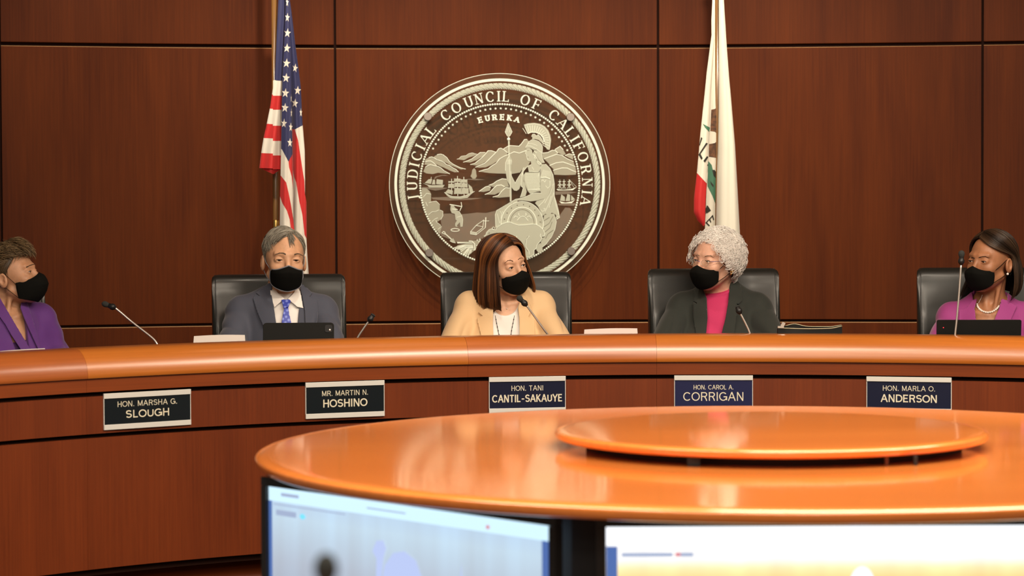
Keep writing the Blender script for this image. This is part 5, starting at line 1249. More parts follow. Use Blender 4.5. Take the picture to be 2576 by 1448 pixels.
def skin(name, col, var=0.12): 
    m = mat(name, col, 0.48, sss=0.12, var=(35, var, (1, 1, 1)), bump=(260, 0.25)); return m
M['sclera'] = mat('eye_white', (0.62, 0.58, 0.54), 0.25); M['iris'] = mat('iris_brown', (0.05, 0.025, 0.012), 0.15); M['pupil'] = mat('pupil', (0.004, 0.004, 0.004), 0.1)
M['lash'] = mat('lashes', (0.025, 0.015, 0.010), 0.8)
M['mask'] = mat('black_mask_cloth', (0.005, 0.005, 0.004), 0.9, bump=(700, 0.2), spec=0.12)
M['trouser'] = mat('dark_trousers', (0.02, 0.02, 0.024), 0.8)
M['shoe'] = mat('black_shoe', (0.012, 0.012, 0.012), 0.35)

def build_person(c):
    rng = random.Random(c.get('seed', 1)); nr = np.random.RandomState(c.get('seed', 1))
    # frames
    sh = P(c['torso'][0], c['torso'][1], c['torso'][2])            # mid point between the shoulders
    T = Matrix.Translation(sh) @ Matrix.Rotation(c['torso_yaw'], 4, 'Z')
    hs = c.get('head_scale', 1.0)
    hp = P(c['head'][0], c['head'][1], c['head'][2])                 # point between the ears at eye height
    Hm = Matrix.Translation(hp) @ Matrix.Rotation(c['yaw'], 4, 'Z') @ Matrix.Rotation(c.get('pitch', 0), 4, 'X') @ Matrix.Rotation(c.get('roll', 0), 4, 'Y') @ Matrix.Scale(hs, 4)
    HR = Hm.copy()
    sw = c['sw']
    lo = Vector((sh.x - 0.42, sh.y - 0.52, 0.60)); hi = Vector((sh.x + 0.42, sh.y + 0.20, hp.z + 0.17))
    xs = axis(lo.x, hi.x, hp.x - 0.125, hp.x + 0.125, 0.0065, 0.0021); ys = axis(lo.y, hi.y, hp.y - 0.135, hp.y + 0.12, 0.0065, 0.0021)
    zs = axis(lo.z, hi.z, hp.z - 0.16, hi.z, 0.0065, 0.0021)
    def torso(F_, g, k=0.03, arms=True, pad=0.0):
        F_.ell((0, 0.0, -0.17), (sw * 0.80 + g, 0.105 + g + c.get('chest', 0), 0.20 + g), T, k)
        F_.ell((0, 0.0, -0.38), (0.145 + g, 0.105 + g, 0.20 + g), T, k)
        for s_ in (-1, 1):
            F_.cap((0, 0.012, -0.055), (s_ * (sw - 0.046), 0.015, -0.042 + pad * 0.5), 0.058 + g, 0.035 + g + pad, T, k)
            F_.cap((0, 0.022, 0.045 + c.get('neck_up', 0)), (s_ * (sw - 0.075), 0.018, -0.040 + pad * 0.5), 0.040 + g * 0.6, 0.036 + g, T, k)
            if c.get('bust'): F_.ell((s_ * 0.07, -0.085, -0.19), (0.068 + g, 0.055 + g, 0.065 + g), T, 0.04)
            if arms:
                e = c['elbows'][(s_ + 1) // 2]; wv = c['wrists'][(s_ + 1) // 2]
                F_.cap((s_ * (sw - 0.040), 0.012, -0.058), e, 0.042 + g, 0.036 + g, T, k); F_.cap(e, wv, 0.037 + g, 0.026 + g, T, 0.015)
    # ---- body
    F_ = Field(xs, ys, zs)
    torso(F_, -0.006)
    F_.ell((0, -0.01, -0.52), (0.165, 0.12, 0.10), T, 0.04)
    fem = c.get('fem', 0)
    # neck
    F_.cap(Hm @ Vector((0, 0.030, -0.055)), T @ Vector((0, 0.022, 0.01)), (0.052 - 0.007 * fem) * hs, 0.056 - 0.006 * fem, None, 0.02)
    if fem and not c.get('turtle'):   # neck tendons and collar bones
        for s_ in (-1, 1):
            F_.cap(Hm @ Vector((s_ * 0.040, 0.012, -0.075)), T @ Vector((s_ * 0.014, -0.050, -0.015)), 0.008, 0.007, None, 0.016)
            F_.cap(T @ Vector((s_ * 0.012, -0.062, -0.026)), T @ Vector((s_ * 0.085, -0.040, -0.012)), 0.008, 0.007, None, 0.014)
    # skull and face
    F_.ell((0, 0.018, 0.035), (0.074, 0.092, 0.084), Hm, 0.02)
    F_.ell((0, -0.030, -0.010), (0.0595, 0.060, 0.080), Hm, 0.03)
    F_.ell((0, -0.040, -0.068), (0.046 - 0.004 * fem, 0.046, 0.040), Hm, 0.03)
    F_.ell((0, -0.066, -0.098), (0.020, 0.018, 0.014), Hm, 0.02)
    for s_ in (-1, 1):
        F_.cap((s_ * 0.052, 0.0, -0.055), (s_ * 0.018, -0.062, -0.098), 0.014, 0.012, Hm, 0.02)
        F_.ell((s_ * 0.037, -0.060, -0.024), (0.0235, 0.022, 0.020), Hm, 0.02)
        F_.cap((s_ * 0.012, -0.083, 0.025), (s_ * 0.042, -0.072, 0.027), 0.0075 + 0.0015 * (1 - fem), 0.005, Hm, 0.016)
        F_.ell((s_ * 0.0315, -0.1035, 0.006), (0.0155, 0.018, 0.0125), Hm, 0.010, 'sub')
    F_.cap((0, -0.084, 0.012), (0, -0.107, -0.028), 0.0075, 0.0105, Hm, 0.012)
    for s_ in (-1, 1): F_.ell((s_ * 0.011, -0.100, -0.033), (0.008, 0.009, 0.0075), Hm, 0.006)
    F_.cap((-0.018, -0.086, -0.062), (0.018, -0.086, -0.062), 0.0065, 0.0065, Hm, 0.010)
    op = c.get('eye_open', 0.0040)
    for s_ in (-1, 1):   # lids round the eyeball, then the opening
        F_.ell((s_ * 0.0315, -0.0745, 0.0035), (0.0172, 0.0142, 0.0135), Hm, 0.005)
        F_.ell((s_ * 0.0315, -0.093, 0.0035 - 0.0008), (0.0128, 0.016, op), Hm, 0.0018, 'sub')
        F_.ell((s_ * 0.0785, 0.014, -0.012), (0.0095, 0.0190, 0.0295), Hm @ Matrix.Rotation(0, 4, 'Z'), 0.004)
        F_.ell((s_ * 0.0855, 0.012, -0.008), (0.0065, 0.0105, 0.018), Hm @ Matrix.Rotation(s_ * 0.0, 4, 'Z'), 0.004, 'sub')
        F_.ell((s_ * 0.079, 0.004, -0.012), (0.0055, 0.0045, 0.008), Hm, 0.003)
    # hands: palm, four fingers and a thumb, resting on the desk
    for s_ in (-1, 1):
        wv = Vector(c['wrists'][(s_ + 1) // 2]); Tq = T.copy(); ang = c.get('hand_ang', 0.55) * s_
        Hn = T @ Matrix.Translation(wv) @ Matrix.Rotation(-ang, 4, 'Z')
        F_.ell((0, -0.050, -0.002), (0.038, 0.048, 0.016), Hn, 0.012)
        for q, (fx_, ln) in enumerate(((-0.028, 0.058), (-0.0095, 0.070), (0.0095, 0.066), (0.028, 0.050))):
            fx2 = fx_ * -s_; F_.cap((fx2, -0.088, 0.002), (fx2 * 1.1, -0.088 - ln * 0.5, 0.006), 0.0092, 0.0085, Hn, 0.003); F_.cap((fx2 * 1.1, -0.088 - ln * 0.5, 0.006), (fx2 * 1.12, -0.088 - ln, -0.010), 0.0085, 0.0072, Hn, 0.003)
        F_.cap((s_ * -0.026, -0.030, -0.002), (s_ * -0.052, -0.058, -0.004), 0.0125, 0.0105, Hn, 0.006); F_.cap((s_ * -0.052, -0.058, -0.004), (s_ * -0.054, -0.088, -0.006), 0.010, 0.0085, Hn, 0.003)
    V, Q = F_.mesh()
    person = np_mesh('person', V, Q, c['skin']); tag(person, c['label'], 'person', 'people seated behind the dais')
    bs = bvh_of(V, Q)
    # ---- eyes
    for s_ in (-1, 1):
        b = MB(); gz = Matrix.Rotation(c.get('gaze', (0, 0))[0], 3, 'Z') @ Matrix.Rotation(c.get('gaze', (0, 0))[1], 3, 'X')
        Rm = Hm.to_3x3() @ gz; cen = Hm @ Vector((s_ * 0.0315, -0.0755, 0.0030)); n, m_ = 24, 16; r = 0.0118
        Vv = []; Fc = []; mm = []
        for i in range(m_ + 1):
            th = PI * i / m_ if i > 4 else [0, 0.16, 0.30, 0.46, 0.54][i]
            for k in range(n):
                a = 2 * PI * k / n; p = Vector((r * math.sin(th) * math.cos(a), -r * math.cos(th) * (1.0 if i > 4 else 1.02), r * math.sin(th) * math.sin(a))); Vv.append(cen + Rm @ p)
        for i in range(m_):
            for k in range(n): Fc.append((i * n + k, (i + 1) * n + k, (i + 1) * n + (k + 1) % n, i * n + (k + 1) % n)); mm.append(2 if i < 1 else (1 if i < 4 else 0))
        b.add(Vv, Fc, mm); ey = b.build('eye', [M['sclera'], M['iris'], M['pupil']], person)
        b = MB(); la = []
        for k in range(13):
            x = -0.0125 + 0.025 * k / 12; z = 0.0028 + op * math.sqrt(max(0, 1 - (x / 0.0130) ** 2)) * 0.92; y = -0.0752 - 0.0142 * math.sqrt(max(0, 1 - (x / 0.0172) ** 2 - ((z - 0.0035) / 0.0135) ** 2)); la.append(Hm @ Vector((s_ * 0.0315 + x, y, z)))
        b.tube(la, 0.0007, 5, rs=[0.0003] + [0.0008] * 11 + [0.0003]); b.build('eyelashes', M['lash'], person)
    # ---- shirt or top
    xc = axis(lo.x, hi.x, sh.x - 0.13, sh.x + 0.13, 0.005, 0.0026); yc = axis(lo.y, hi.y, sh.y - 0.17, sh.y, 0.005, 0.0036); zc = axis(lo.z + 0.1, hp.z + 0.0, sh.z - 0.16, hp.z, 0.0055, 0.0034)
    G_ = Field(xc, yc, zc); torso(G_, 0.003, arms=False)
    if c.get('turtle'):
        G_.cap(Hm @ Vector((0, 0.034, -0.080)), T @ Vector((0, 0.022, 0.01)), 0.055 * hs + c.get('tr', 0), 0.064 + c.get('tr', 0), None, 0.02)
    if c.get('necks'):
        for (pp, rr) in c['necks']: G_.ell(pp, rr, T, 0.003, 'sub')
    if c.get('turtle_cut'): 
        q0 = Hm @ Vector(c['turtle_cut']); up_ = (Hm.to_3x3() @ Vector((0, -0.35, 1))).normalized()
        G_.fn(lambda X, Y, Z: -((X - q0.x) * up_.x + (Y - q0.y) * up_.y + (Z - q0.z) * up_.z), (lo.x, lo.y, q0.z - 0.1), (hi.x, hi.y, hi.z), 0.003)
    V, Q = G_.mesh(); np_mesh('shirt' if not c.get('top') else c['top'], V, Q, c['shirt'], person); bsh = bvh_of(V, Q)
    # ---- jacket
    G_ = Field(xc, yc, zc); torso(G_, 0.013, 0.022, True, c.get('pad', 0.012))
    Ti = T.inverted(); vz0, vz1, vw0, vw1, vx = c['vee']      # opening: bottom z, top z, half widths, centre shift
    def vee(X, Y, Z):
        lx = Ti[0][0] * X + Ti[0][1] * Y + Ti[0][3]; ly = Ti[1][0] * X + Ti[1][1] * Y + Ti[1][3]; lz = Z + Ti[2][3]
        t = np.clip((lz - vz0) / (vz1 - vz0), -0.2, 1.0); wd = vw0 + (vw1 - vw0) * t
        return np.maximum(np.abs(lx - vx) - wd, ly - 0.035 * 1.0)
    Vu, Qu = G_.mesh(); bj = bvh_of(Vu, Qu)
    G_.fn(vee, (lo.x, lo.y, lo.z), (hi.x, hi.y, hi.z), 0.004)
    # room for the neck
    G_.cap(T @ Vector((0, 0.015, 0.02)), T @ Vector((0, -0.02, 0.22)), 0.062, 0.075, None, 0.006, 'sub')
    # cuffs end at the wrists
    for s_ in (-1, 1):
        e = Vector(c['elbows'][(s_ + 1) // 2]); wv = Vector(c['wrists'][(s_ + 1) // 2]); d = (wv - e).normalized(); a = wv - d * 0.005
        G_.ell(tuple(wv + d * 0.05), (0.075, 0.075, 0.075), T, 0.0, 'sub')
    fr_ = 1.5 * c.get('folds', 0.0025); ph = rng.random() * 6
    def wr(X, Y, Z):
        lx = Ti[0][0] * X + Ti[0][1] * Y + Ti[0][3]; ly = Ti[1][0] * X + Ti[1][1] * Y + Ti[1][3]; lz = Z + Ti[2][3]
        side = np.clip((np.abs(lx) - sw * 0.62) / 0.05, 0, 1)
        a = (1.2 - 2.2 * np.abs(np.sin(34 * (lz + 0.45 * np.abs(lx)) + 2.2 * np.sin(14 * lx + 9 * ly + ph)))) * side * np.clip((-0.02 - lz) / 0.06, 0, 1)
        b_ = np.sin(38 * (lx * 1.2 + lz * 0.5 * np.sign(lx)) + ph) * (1 - side) * 0.45
        cc = np.sin(22 * lz - 30 * np.abs(lx) + ph * 2) * 0.4
        return (a + b_ + cc) * fr_
    G_.warp(wr)
    V, Q = G_.mesh(); V = relax(V, Q, 1, 0.4); jk = np_mesh('blazer', V, Q, c['cloth'], person)
    # ---- trousers, shoes (behind the dais)
    xb = axis(sh.x - 0.35, sh.x + 0.35, 0, 0, 0.013, 0.013); yb = axis(sh.y - 0.75, sh.y + 0.2, 0, 0, 0.013, 0.013); zb = axis(0.20, 0.98, 0, 0, 0.013, 0.013)
    G_ = Field(xb, yb, zb); zrel = lambda z: z - sh.z
    G_.ell((0, 0, zrel(0.84)), (0.17, 0.125, 0.125), T, 0.03)
    for s_ in (-1, 1):
        G_.cap((s_ * 0.09, 0, zrel(0.80)), (s_ * 0.11, -0.42, zrel(0.78)), 0.078, 0.058, T, 0.03); G_.cap((s_ * 0.11, -0.42, zrel(0.78)), (s_ * 0.11, -0.38, zrel(0.30)), 0.056, 0.040, T, 0.02)
    V, Q = G_.mesh(); tr_ = np_mesh('trousers', V, Q, M['trouser'], person)
    for s_ in (-1, 1):
        b = MB(); q = T @ Vector((s_ * 0.11, -0.43, zrel(0.222))); b.ball(q, (0.045, 0.125, 0.040), 16, 10, R=Matrix.Rotation(c['torso_yaw'], 3, 'Z')); b.build('shoe', M['shoe'], person)
    return dict(obj=person, H=Hm, T=T, skin=bs, shirt=bsh, jacket=bj, rng=rng, nr=nr, c=c, hs=hs)

def child(d, mb, name, m, parent=None, th=None):
    o = mb.build(name, m, parent or d['obj'])
    if th: solid(o, th)
    return o
def face_mask(d, kind='fold', edge_m=None, size=1.0, loops=True):
    H = d['H']; nu, nv = 40, 26; V = []; Fc = []
    mt = d['c'].get('mask_top', -0.012)
    if kind == 'cone':   # pointed respirator folded along a vertical ridge
        cy = [(-0.109, mt), (-0.126, mt - 0.012), (-0.133, -0.036), (-0.135, -0.054), (-0.122, -0.082), (-0.104, -0.104), (-0.080, -0.120)]
        top_s, bot_s, ys, xw = -0.030, -0.092, -0.030, 0.0660
    else:
        cy = [(-0.1115, mt), (-0.1225, mt - 0.012), (-0.1270, -0.040), (-0.122, -0.058), (-0.112, -0.078), (-0.100, -0.098), (-0.084, -0.1135)]
        top_s, bot_s, ys, xw = -0.030, -0.080, -0.052, 0.0600
    cyv = lambda v: [float(np.interp(v * (len(cy) - 1), range(len(cy)), [q[i] for q in cy])) for i in (0, 1)]
    for j in range(nv + 1):
        v = j / nv; yc_, zc_ = cyv(v)
        for i in range(nu + 1):
            u = -1 + 2 * i / nu; au = abs(u)
            a = au * PI / 2
            zz_ = zc_ + ((top_s + (bot_s - top_s) * v) - zc_) * au ** (1.25 if kind == 'cone' else 1.45)
            if v == 0 or True: zz_ += -0.010 * math.sin(PI * au) * (1 - v) ** 3
            yy_ = yc_ + (ys - yc_) * (1 - math.cos(a)) ** 0.92 * 1.0
            bul = (0.004 + 0.002 * math.sin(PI * v)) * math.sin(PI * au)
            xx_ = math.copysign(xw * math.sin(a) ** (0.98) * (0.965 + 0.05 * math.sin(PI * v)), u)
            V.append(H @ Vector((xx_ * (1 + bul), (yy_ - bul) , zz_)))
    for j in range(nv):
        for i in range(nu): q = j * (nu + 1) + i; Fc.append((q, q + 1, q + nu + 2, q + nu + 1))
    b = MB(); b.add(V, Fc); mk = child(d, b, 'face_mask', M['mask'], th=0.0016)
    mk['label'] = 'black face mask'
    if edge_m:
        b = MB(); W_ = nu + 1
        b.tube([V[i] for i in range(W_)], 0.0026, 6); b.tube([V[nv * W_ + i] for i in range(W_)], 0.0018, 6); b.tube([V[j * W_] for j in range(nv + 1)], 0.0022, 6); b.tube([V[j * W_ + nu] for j in range(nv + 1)], 0.0022, 6)
        b.build('mask_binding', edge_m, mk)
    if loops:
        for s_ in (0, nu):
            sg = -1 if s_ == 0 else 1; W_ = nu + 1
            Hi = H.inverted(); t_ = Hi @ V[2 * W_ + s_]; bt = Hi @ V[(nv - 1) * W_ + s_]
            A1 = [t_, t_.lerp(Vector((sg * 0.0755, 0.000, 0.010)), 0.5) + Vector((sg * 0.004, 0, 0.001)), Vector((sg * 0.0765, 0.000, 0.010)), Vector((sg * 0.0775, 0.016, 0.018)), Vector((sg * 0.077, 0.034, 0.008))]
            A2 = [bt, bt.lerp(Vector((sg * 0.071, 0.004, -0.046)), 0.5) + Vector((sg * 0.004, 0, 0)), Vector((sg * 0.0725, 0.006, -0.046)), Vector((sg * 0.074, 0.024, -0.038)), Vector((sg * 0.076, 0.034, -0.018))]
            for A_ in (A1, A2):
                b = MB(); b.tube([H @ p for p in A_], 0.0017, 6, flat=0.6); b.build('ear_loop', edge_m or M['mask'], mk)
    return mk
def brow(d, pts, w0, m, lift=0.0015):
    """eyebrow as short combed hairs laid along a picture-space curve"""
    rng = d['rng']; b = MB(); up_ = [(x, y - w0 * 0.5 * (1 - 0.75 * k / (len(pts) - 1))) for k, (x, y) in enumerate(pts)]; dn = [(x, y + w0 * 0.5 * (1 - 0.75 * k / (len(pts) - 1))) for k, (x, y) in enumerate(pts)]
    drape(b, up_ + dn[::-1], d['skin'], 0.0006, 9.6, step=1.2); n = 70
    for i in range(n):
        t = (i + rng.random()) / n; k = t * (len(pts) - 1); j = min(int(k), len(pts) - 2); f = k - j
        x = pts[j][0] + (pts[j + 1][0] - pts[j][0]) * f; y = pts[j][1] + (pts[j + 1][1] - pts[j][1]) * f
        dx, dy = pts[j + 1][0] - pts[j][0], pts[j + 1][1] - pts[j][1]; L = math.hypot(dx, dy) or 1; o = (rng.random() - 0.5) * w0 * (1 - 0.6 * t)
        q = drape_pts([(x, y + o), (x + dx / L * 1.6, y + dy / L * 1.6 + o * 0.8 - 0.15), (x + dx / L * 3.0, y + dy / L * 3.0 + o * 0.6)], d['skin'], 0.0010, 9.6)
        if max(abs(q[0].y - q[1].y), abs(q[1].y - q[2].y)) < 0.01: b.tube(q, 0.0004, 3, rs=[0.0005, 0.0005, 0.0002])
    b.build('eyebrow', m, d['obj'])
def lapels(d, polys, m, lift=0.0050, th=0.0045, name='lapel', bv='jacket'):
    for p in polys:
        b = MB(); drape(b, p, d[bv], lift, d['T'].translation.y - 0.1); o = b.build(name, m, d['obj']); solid(o, th)
def ell_path(c, r, az0, el0, az1, el1, n=12, lift=0.0, wob=0.0, rng=None):
    pts = []
    for i in range(n):
        t = i / (n - 1); az = az0 + (az1 - az0) * t; el = el0 + (el1 - el0) * t
        k = 1 + lift * math.sin(PI * min(1, t * 1.0)) + (rng.uniform(-wob, wob) if rng else 0)
        pts.append((c[0] + r[0] * k * math.cos(el) * math.sin(az), c[1] - r[1] * k * math.cos(el) * math.cos(az), c[2] + r[2] * k * math.sin(el)))
    return pts

# ------------------------------------------------------------------ hair styles
HC, HRr = (0, 0.018, 0.035), (0.074, 0.092, 0.084)
def on_ell(p, k, c=HC, r=HRr):
    q = np.array([(p[i] - c[i]) / r[i] for i in range(3)]); q = q / (np.linalg.norm(q) + 1e-9) * k
    return np.array([c[i] + q[i] * r[i] for i in range(3)])
def dirv(az, el): return np.array([math.cos(el) * math.sin(az), -math.cos(el) * math.cos(az), math.sin(el)])
def walk(p0, field, length, n, l0, l1, rng, c=HC, r=HRr, jit=0.25):
    p = on_ell(p0, 1 + l0, c, r); pts = [p]; j = np.array([rng.gauss(0, jit) for _ in range(3)])
    for i in range(1, n):
        t = i / (n - 1); d = np.array(field(p)) + j; nrm = np.array([(p[k] - c[k]) / r[k] ** 2 for k in range(3)]); nrm /= np.linalg.norm(nrm)
        d = d - nrm * (d @ nrm); d /= (np.linalg.norm(d) + 1e-9)
        p = on_ell(p + d * length / (n - 1), 1 + l0 + (l1 - l0) * math.sin(t * PI / 2), c, r); pts.append(p)
    return pts
def cap_shell(H, line, k, c=HC, r=HRr, n_az=96, n_el=40, bump=0.0, fr=9):
    V = []; Q = []
    for i in range(n_az):
        az = -PI + 2 * PI * i / n_az; e0 = line(az)
        for j in range(n_el + 1):
            el = e0 + (PI / 2 - e0) * j / n_el; kk = k + bump * math.sin(fr * az + 3 * el) * math.sin(fr * el) * min(1, j / 5)
            kk = kk - (0.03 if j == 0 else 0); d = dirv(az, el); V.append((c[0] + r[0] * kk * d[0], c[1] + r[1] * kk * d[1], c[2] + r[2] * kk * d[2]))
    for i in range(n_az):
        for j in range(n_el):
            a = i * (n_el + 1) + j; b_ = ((i + 1) % n_az) * (n_el + 1) + j; Q.append((a, b_, b_ + 1, a + 1))
    V = np.array(V); R = np.array(H.to_3x3()); return V @ R.T + np.array(H.translation), np.array(Q)
def interp_line(tab, sym=True):
    tab = [(math.radians(a), math.radians(e)) for a, e in tab]
    return lambda az: float(np.interp(abs(az) if sym else az, [a for a, _ in tab], [e for _, e in tab]))
def long_hair(d, m, part_x, az_f, scale, prof, z_end, n, rad, tone, rnd_tip=0.0, th0=44, ctl=(None, None), out_f=0.0, name='hair'):
    """straight hair falling from a parting. az_f: front azimuth per side, prof(zfrac, az, side) -> radial factor, z_end(az, side) -> tip height"""
    rng = d['rng']; H = d['H']; c = (0, 0.020, 0.035); r = (0.074 * scale[0], 0.092 * scale[1], 0.084 * scale[2])
    def path(side, u, lift=1.0, npt=26, jit=0.0):
        # u 0 front .. 1 back
        az = math.radians(az_f[0 if side < 0 else 1]) * (1 - u) + PI * u
        th = math.radians(th0 + (136 - th0) * u ** 0.75); q = on_ell((part_x * (0.4 + 0.6 * math.sin(th)) + side * 0.002, c[1] - r[1] * math.cos(th), c[2] + r[2] * math.sin(th)), 1.0, c, r)
        # walk from the parting down to the equator point
        e = np.array([c[0] + r[0] * math.sin(az) * side, c[1] - r[1] * math.cos(az), c[2] - 0.004]); pts = []
        n1 = int(npt * 0.42)
        for i in range(n1):
            t = i / n1; p = q * (1 - t) + e * t; ct = ctl[0 if side < 0 else 1]
            if ct is not None:
                dd = dirv(math.radians(ct[0]) * side, math.radians(ct[1])); g = np.array([c[j] + r[j] * dd[j] for j in range(3)]); wg = max(0, 1 - u * 2.2); p = q * (1 - t) ** 2 + (g * wg + (q + e) / 2 * (1 - wg)) * 2 * t * (1 - t) + e * t * t
            k = 1.0 + (0.03 + out_f * (1 - u)) * math.sin(PI * t)
            # swell the front sweep
            p = on_ell(p, k * lift, c, r); pts.append(p)
        ze = z_end(math.degrees(az), side)
        for i in range(npt - n1):
            t = i / (npt - n1 - 1); f = prof(t, math.degrees(az), side) * lift
            pts.append(np.array([c[0] + (e[0] - c[0]) * f, c[1] + (e[1] - c[1]) * f, e[2] + (ze - e[2]) * t]))
        pts = np.array(pts)
        for _ in range(3): pts[1:-1] = (pts[:-2] + pts[1:-1] * 2 + pts[2:]) / 4
        return pts
    paths = []; tn = []
    for i in range(n):
        side = -1 if rng.random() < 0.5 else 1; u = rng.random() ** 1.25; p = path(side, u, 1 + rng.uniform(-0.035, 0.045))
        w_ = rng.uniform(-1, 1); ph = rng.random() * 6; s = np.linspace(0, 1, len(p))
        p[:, 0] += 0.0022 * np.sin(5 * s + ph) * s; p[:, 1] += 0.0022 * np.cos(4 * s + ph) * s
        cutn = int(len(p) * (1 - rng.random() * rnd_tip)); p = p[:max(6, cutn)]
        paths.append(p); tn.append(min(1, max(0, tone(side, u, rng))))
    # base sheets
    eV = []; eQ = []; b0 = 0; R = np.array(H.to_3x3())
    for side in (-1, 1):
        rows_ = [path(side, u, 0.955) for u in np.linspace(0.0, 1, 26)]; m_ = len(rows_[0]); eV += [p for r_ in rows_ for p in r_]
        for a in range(25):
            for k in range(m_ - 1): eQ.append((b0 + a * m_ + k, b0 + a * m_ + k + 1, b0 + (a + 1) * m_ + k + 1, b0 + (a + 1) * m_ + k))
        b0 += 26 * m_
    eV = np.array(eV) @ R.T + np.array(H.translation)
    return hair_obj(name, paths, rad, m, d['obj'], rng, H, (eV, np.array(eQ), 0.12), tone=tn, ns=5)

BR = Vector
def limbs(py, Y, sw, ex=0.02, ey=-0.20, wx=0.12, wy=-0.40):
    z = 0.998 - P(1288, py, Y).z
    return dict(elbows=((-(sw + ex), ey, z), (sw + ex, ey, z)), wrists=((-wx, wy, z - 0.022), (wx, wy, z - 0.022)))

def brow_mat(name, col):
    m = mat(name, col, 0.8); m.node_tree.nodes['Principled BSDF'].inputs['Alpha'].default_value = 0.7; return m
def person_one():
    c = dict(label='person with short brown hair, black face mask and purple blazer, turned right', torso=(14, 778, 9.15), torso_yaw=0.60, head=(33, 695, 9.15), yaw=1.38, pitch=-0.20, roll=0.0,
             sw=0.182, skin=skin('skin_tan', (0.52, 0.27, 0.15)), shirt=mat('purple_top', (0.065, 0.016, 0.12), 0.7), cloth=mat('purple_wool', (0.115, 0.030, 0.215), 0.75, sheen=0.3, bump=(500, 0.3)), top='camisole', fem=1,
             vee=(-0.30, 0.05, 0.002, 0.050, 0.006), necks=[((0, -0.10, 0.01), (0.105, 0.17, 0.125))], seed=11, folds=0.0028, eye_open=0.0030, gaze=(0.1, 0.15), bust=1, head_scale=0.91, mask_top=-0.004, **limbs(778, 9.15, 0.182, -0.035, -0.14))
    d = build_person(c)
    mk = face_mask(d, 'cone')
    rng = d['rng']; line = interp_line([(0, 40), (35, 36), (58, 14), (72, -6), (82, -30), (95, -12), (110, -30), (140, -58), (180, -66)])
    paths = []; tn = []
    for i in range(2300):
        az = rng.uniform(-PI, PI); e0 = line(az); el = e0 + (PI / 2 - e0) * (1 - (1 - rng.random()) ** 0.65)
        p0 = dirv(az, el) * 0.1 + np.array(HC); top = max(0, math.sin(el)); fr_ = max(0, math.cos(az))
        def fld(p, top=top):
            if p[2] > 0.07: return (0.15 * math.sin(90 * p[0]), -1.0, 0.25)
            if p[1] > 0.03: return (0, 0.3, -1)
            return (0, 0.9, -0.55)
        L = 0.045 + 0.030 * top; lift = 0.06 + 0.32 * top * (0.4 + 0.6 * rng.random()) + (0.24 * fr_ * top)
        paths.append(walk(p0, fld, L, 8, 0.02 + 0.10 * top, lift, rng, jit=0.35)); tn.append(min(1, max(0, 0.15 + 0.75 * top * rng.random() + 0.2 * rng.random())))
    m = hair_mat('brown_grey_hair', [(0, (0.035, 0.020, 0.010)), (0.5, (0.12, 0.075, 0.035)), (1, (0.32, 0.22, 0.11))])
    V, Q = cap_shell(d['H'], line, 1.07)
    hair_obj('hair', paths, 0.0015, m, d['obj'], rng, d['H'], (V, Q, 0.1), tone=tn)
    b = MB(); drape(b, [(-40, 760), (-25, 738), (-8, 742), (0, 750), (14, 775), (34, 809), (53, 841), (76, 878), (54, 882), (27, 841), (13, 816), (0, 798), (-25, 800)], d['jacket'], 0.004, 9.0); solid(b.build('lapel', c['cloth'], d['obj']), 0.003)
    lapels(d, [[(54, 752), (62, 752), (75, 786), (91, 839), (103, 880), (96, 880), (73, 830), (59, 798), (51, 775)]], c['cloth'])
    b = MB(); q = d['H'] @ Vector((0.079, 0.006, -0.048)); b.ball(q, 0.0035, 10, 8); b.build('earring', M['chrome'], d['obj'])
    bm_ = brow_mat('brow_brown', (0.10, 0.055, 0.03)); brow(d, [(66, 672), (76, 667), (87, 664)], 3, bm_)
person_one()

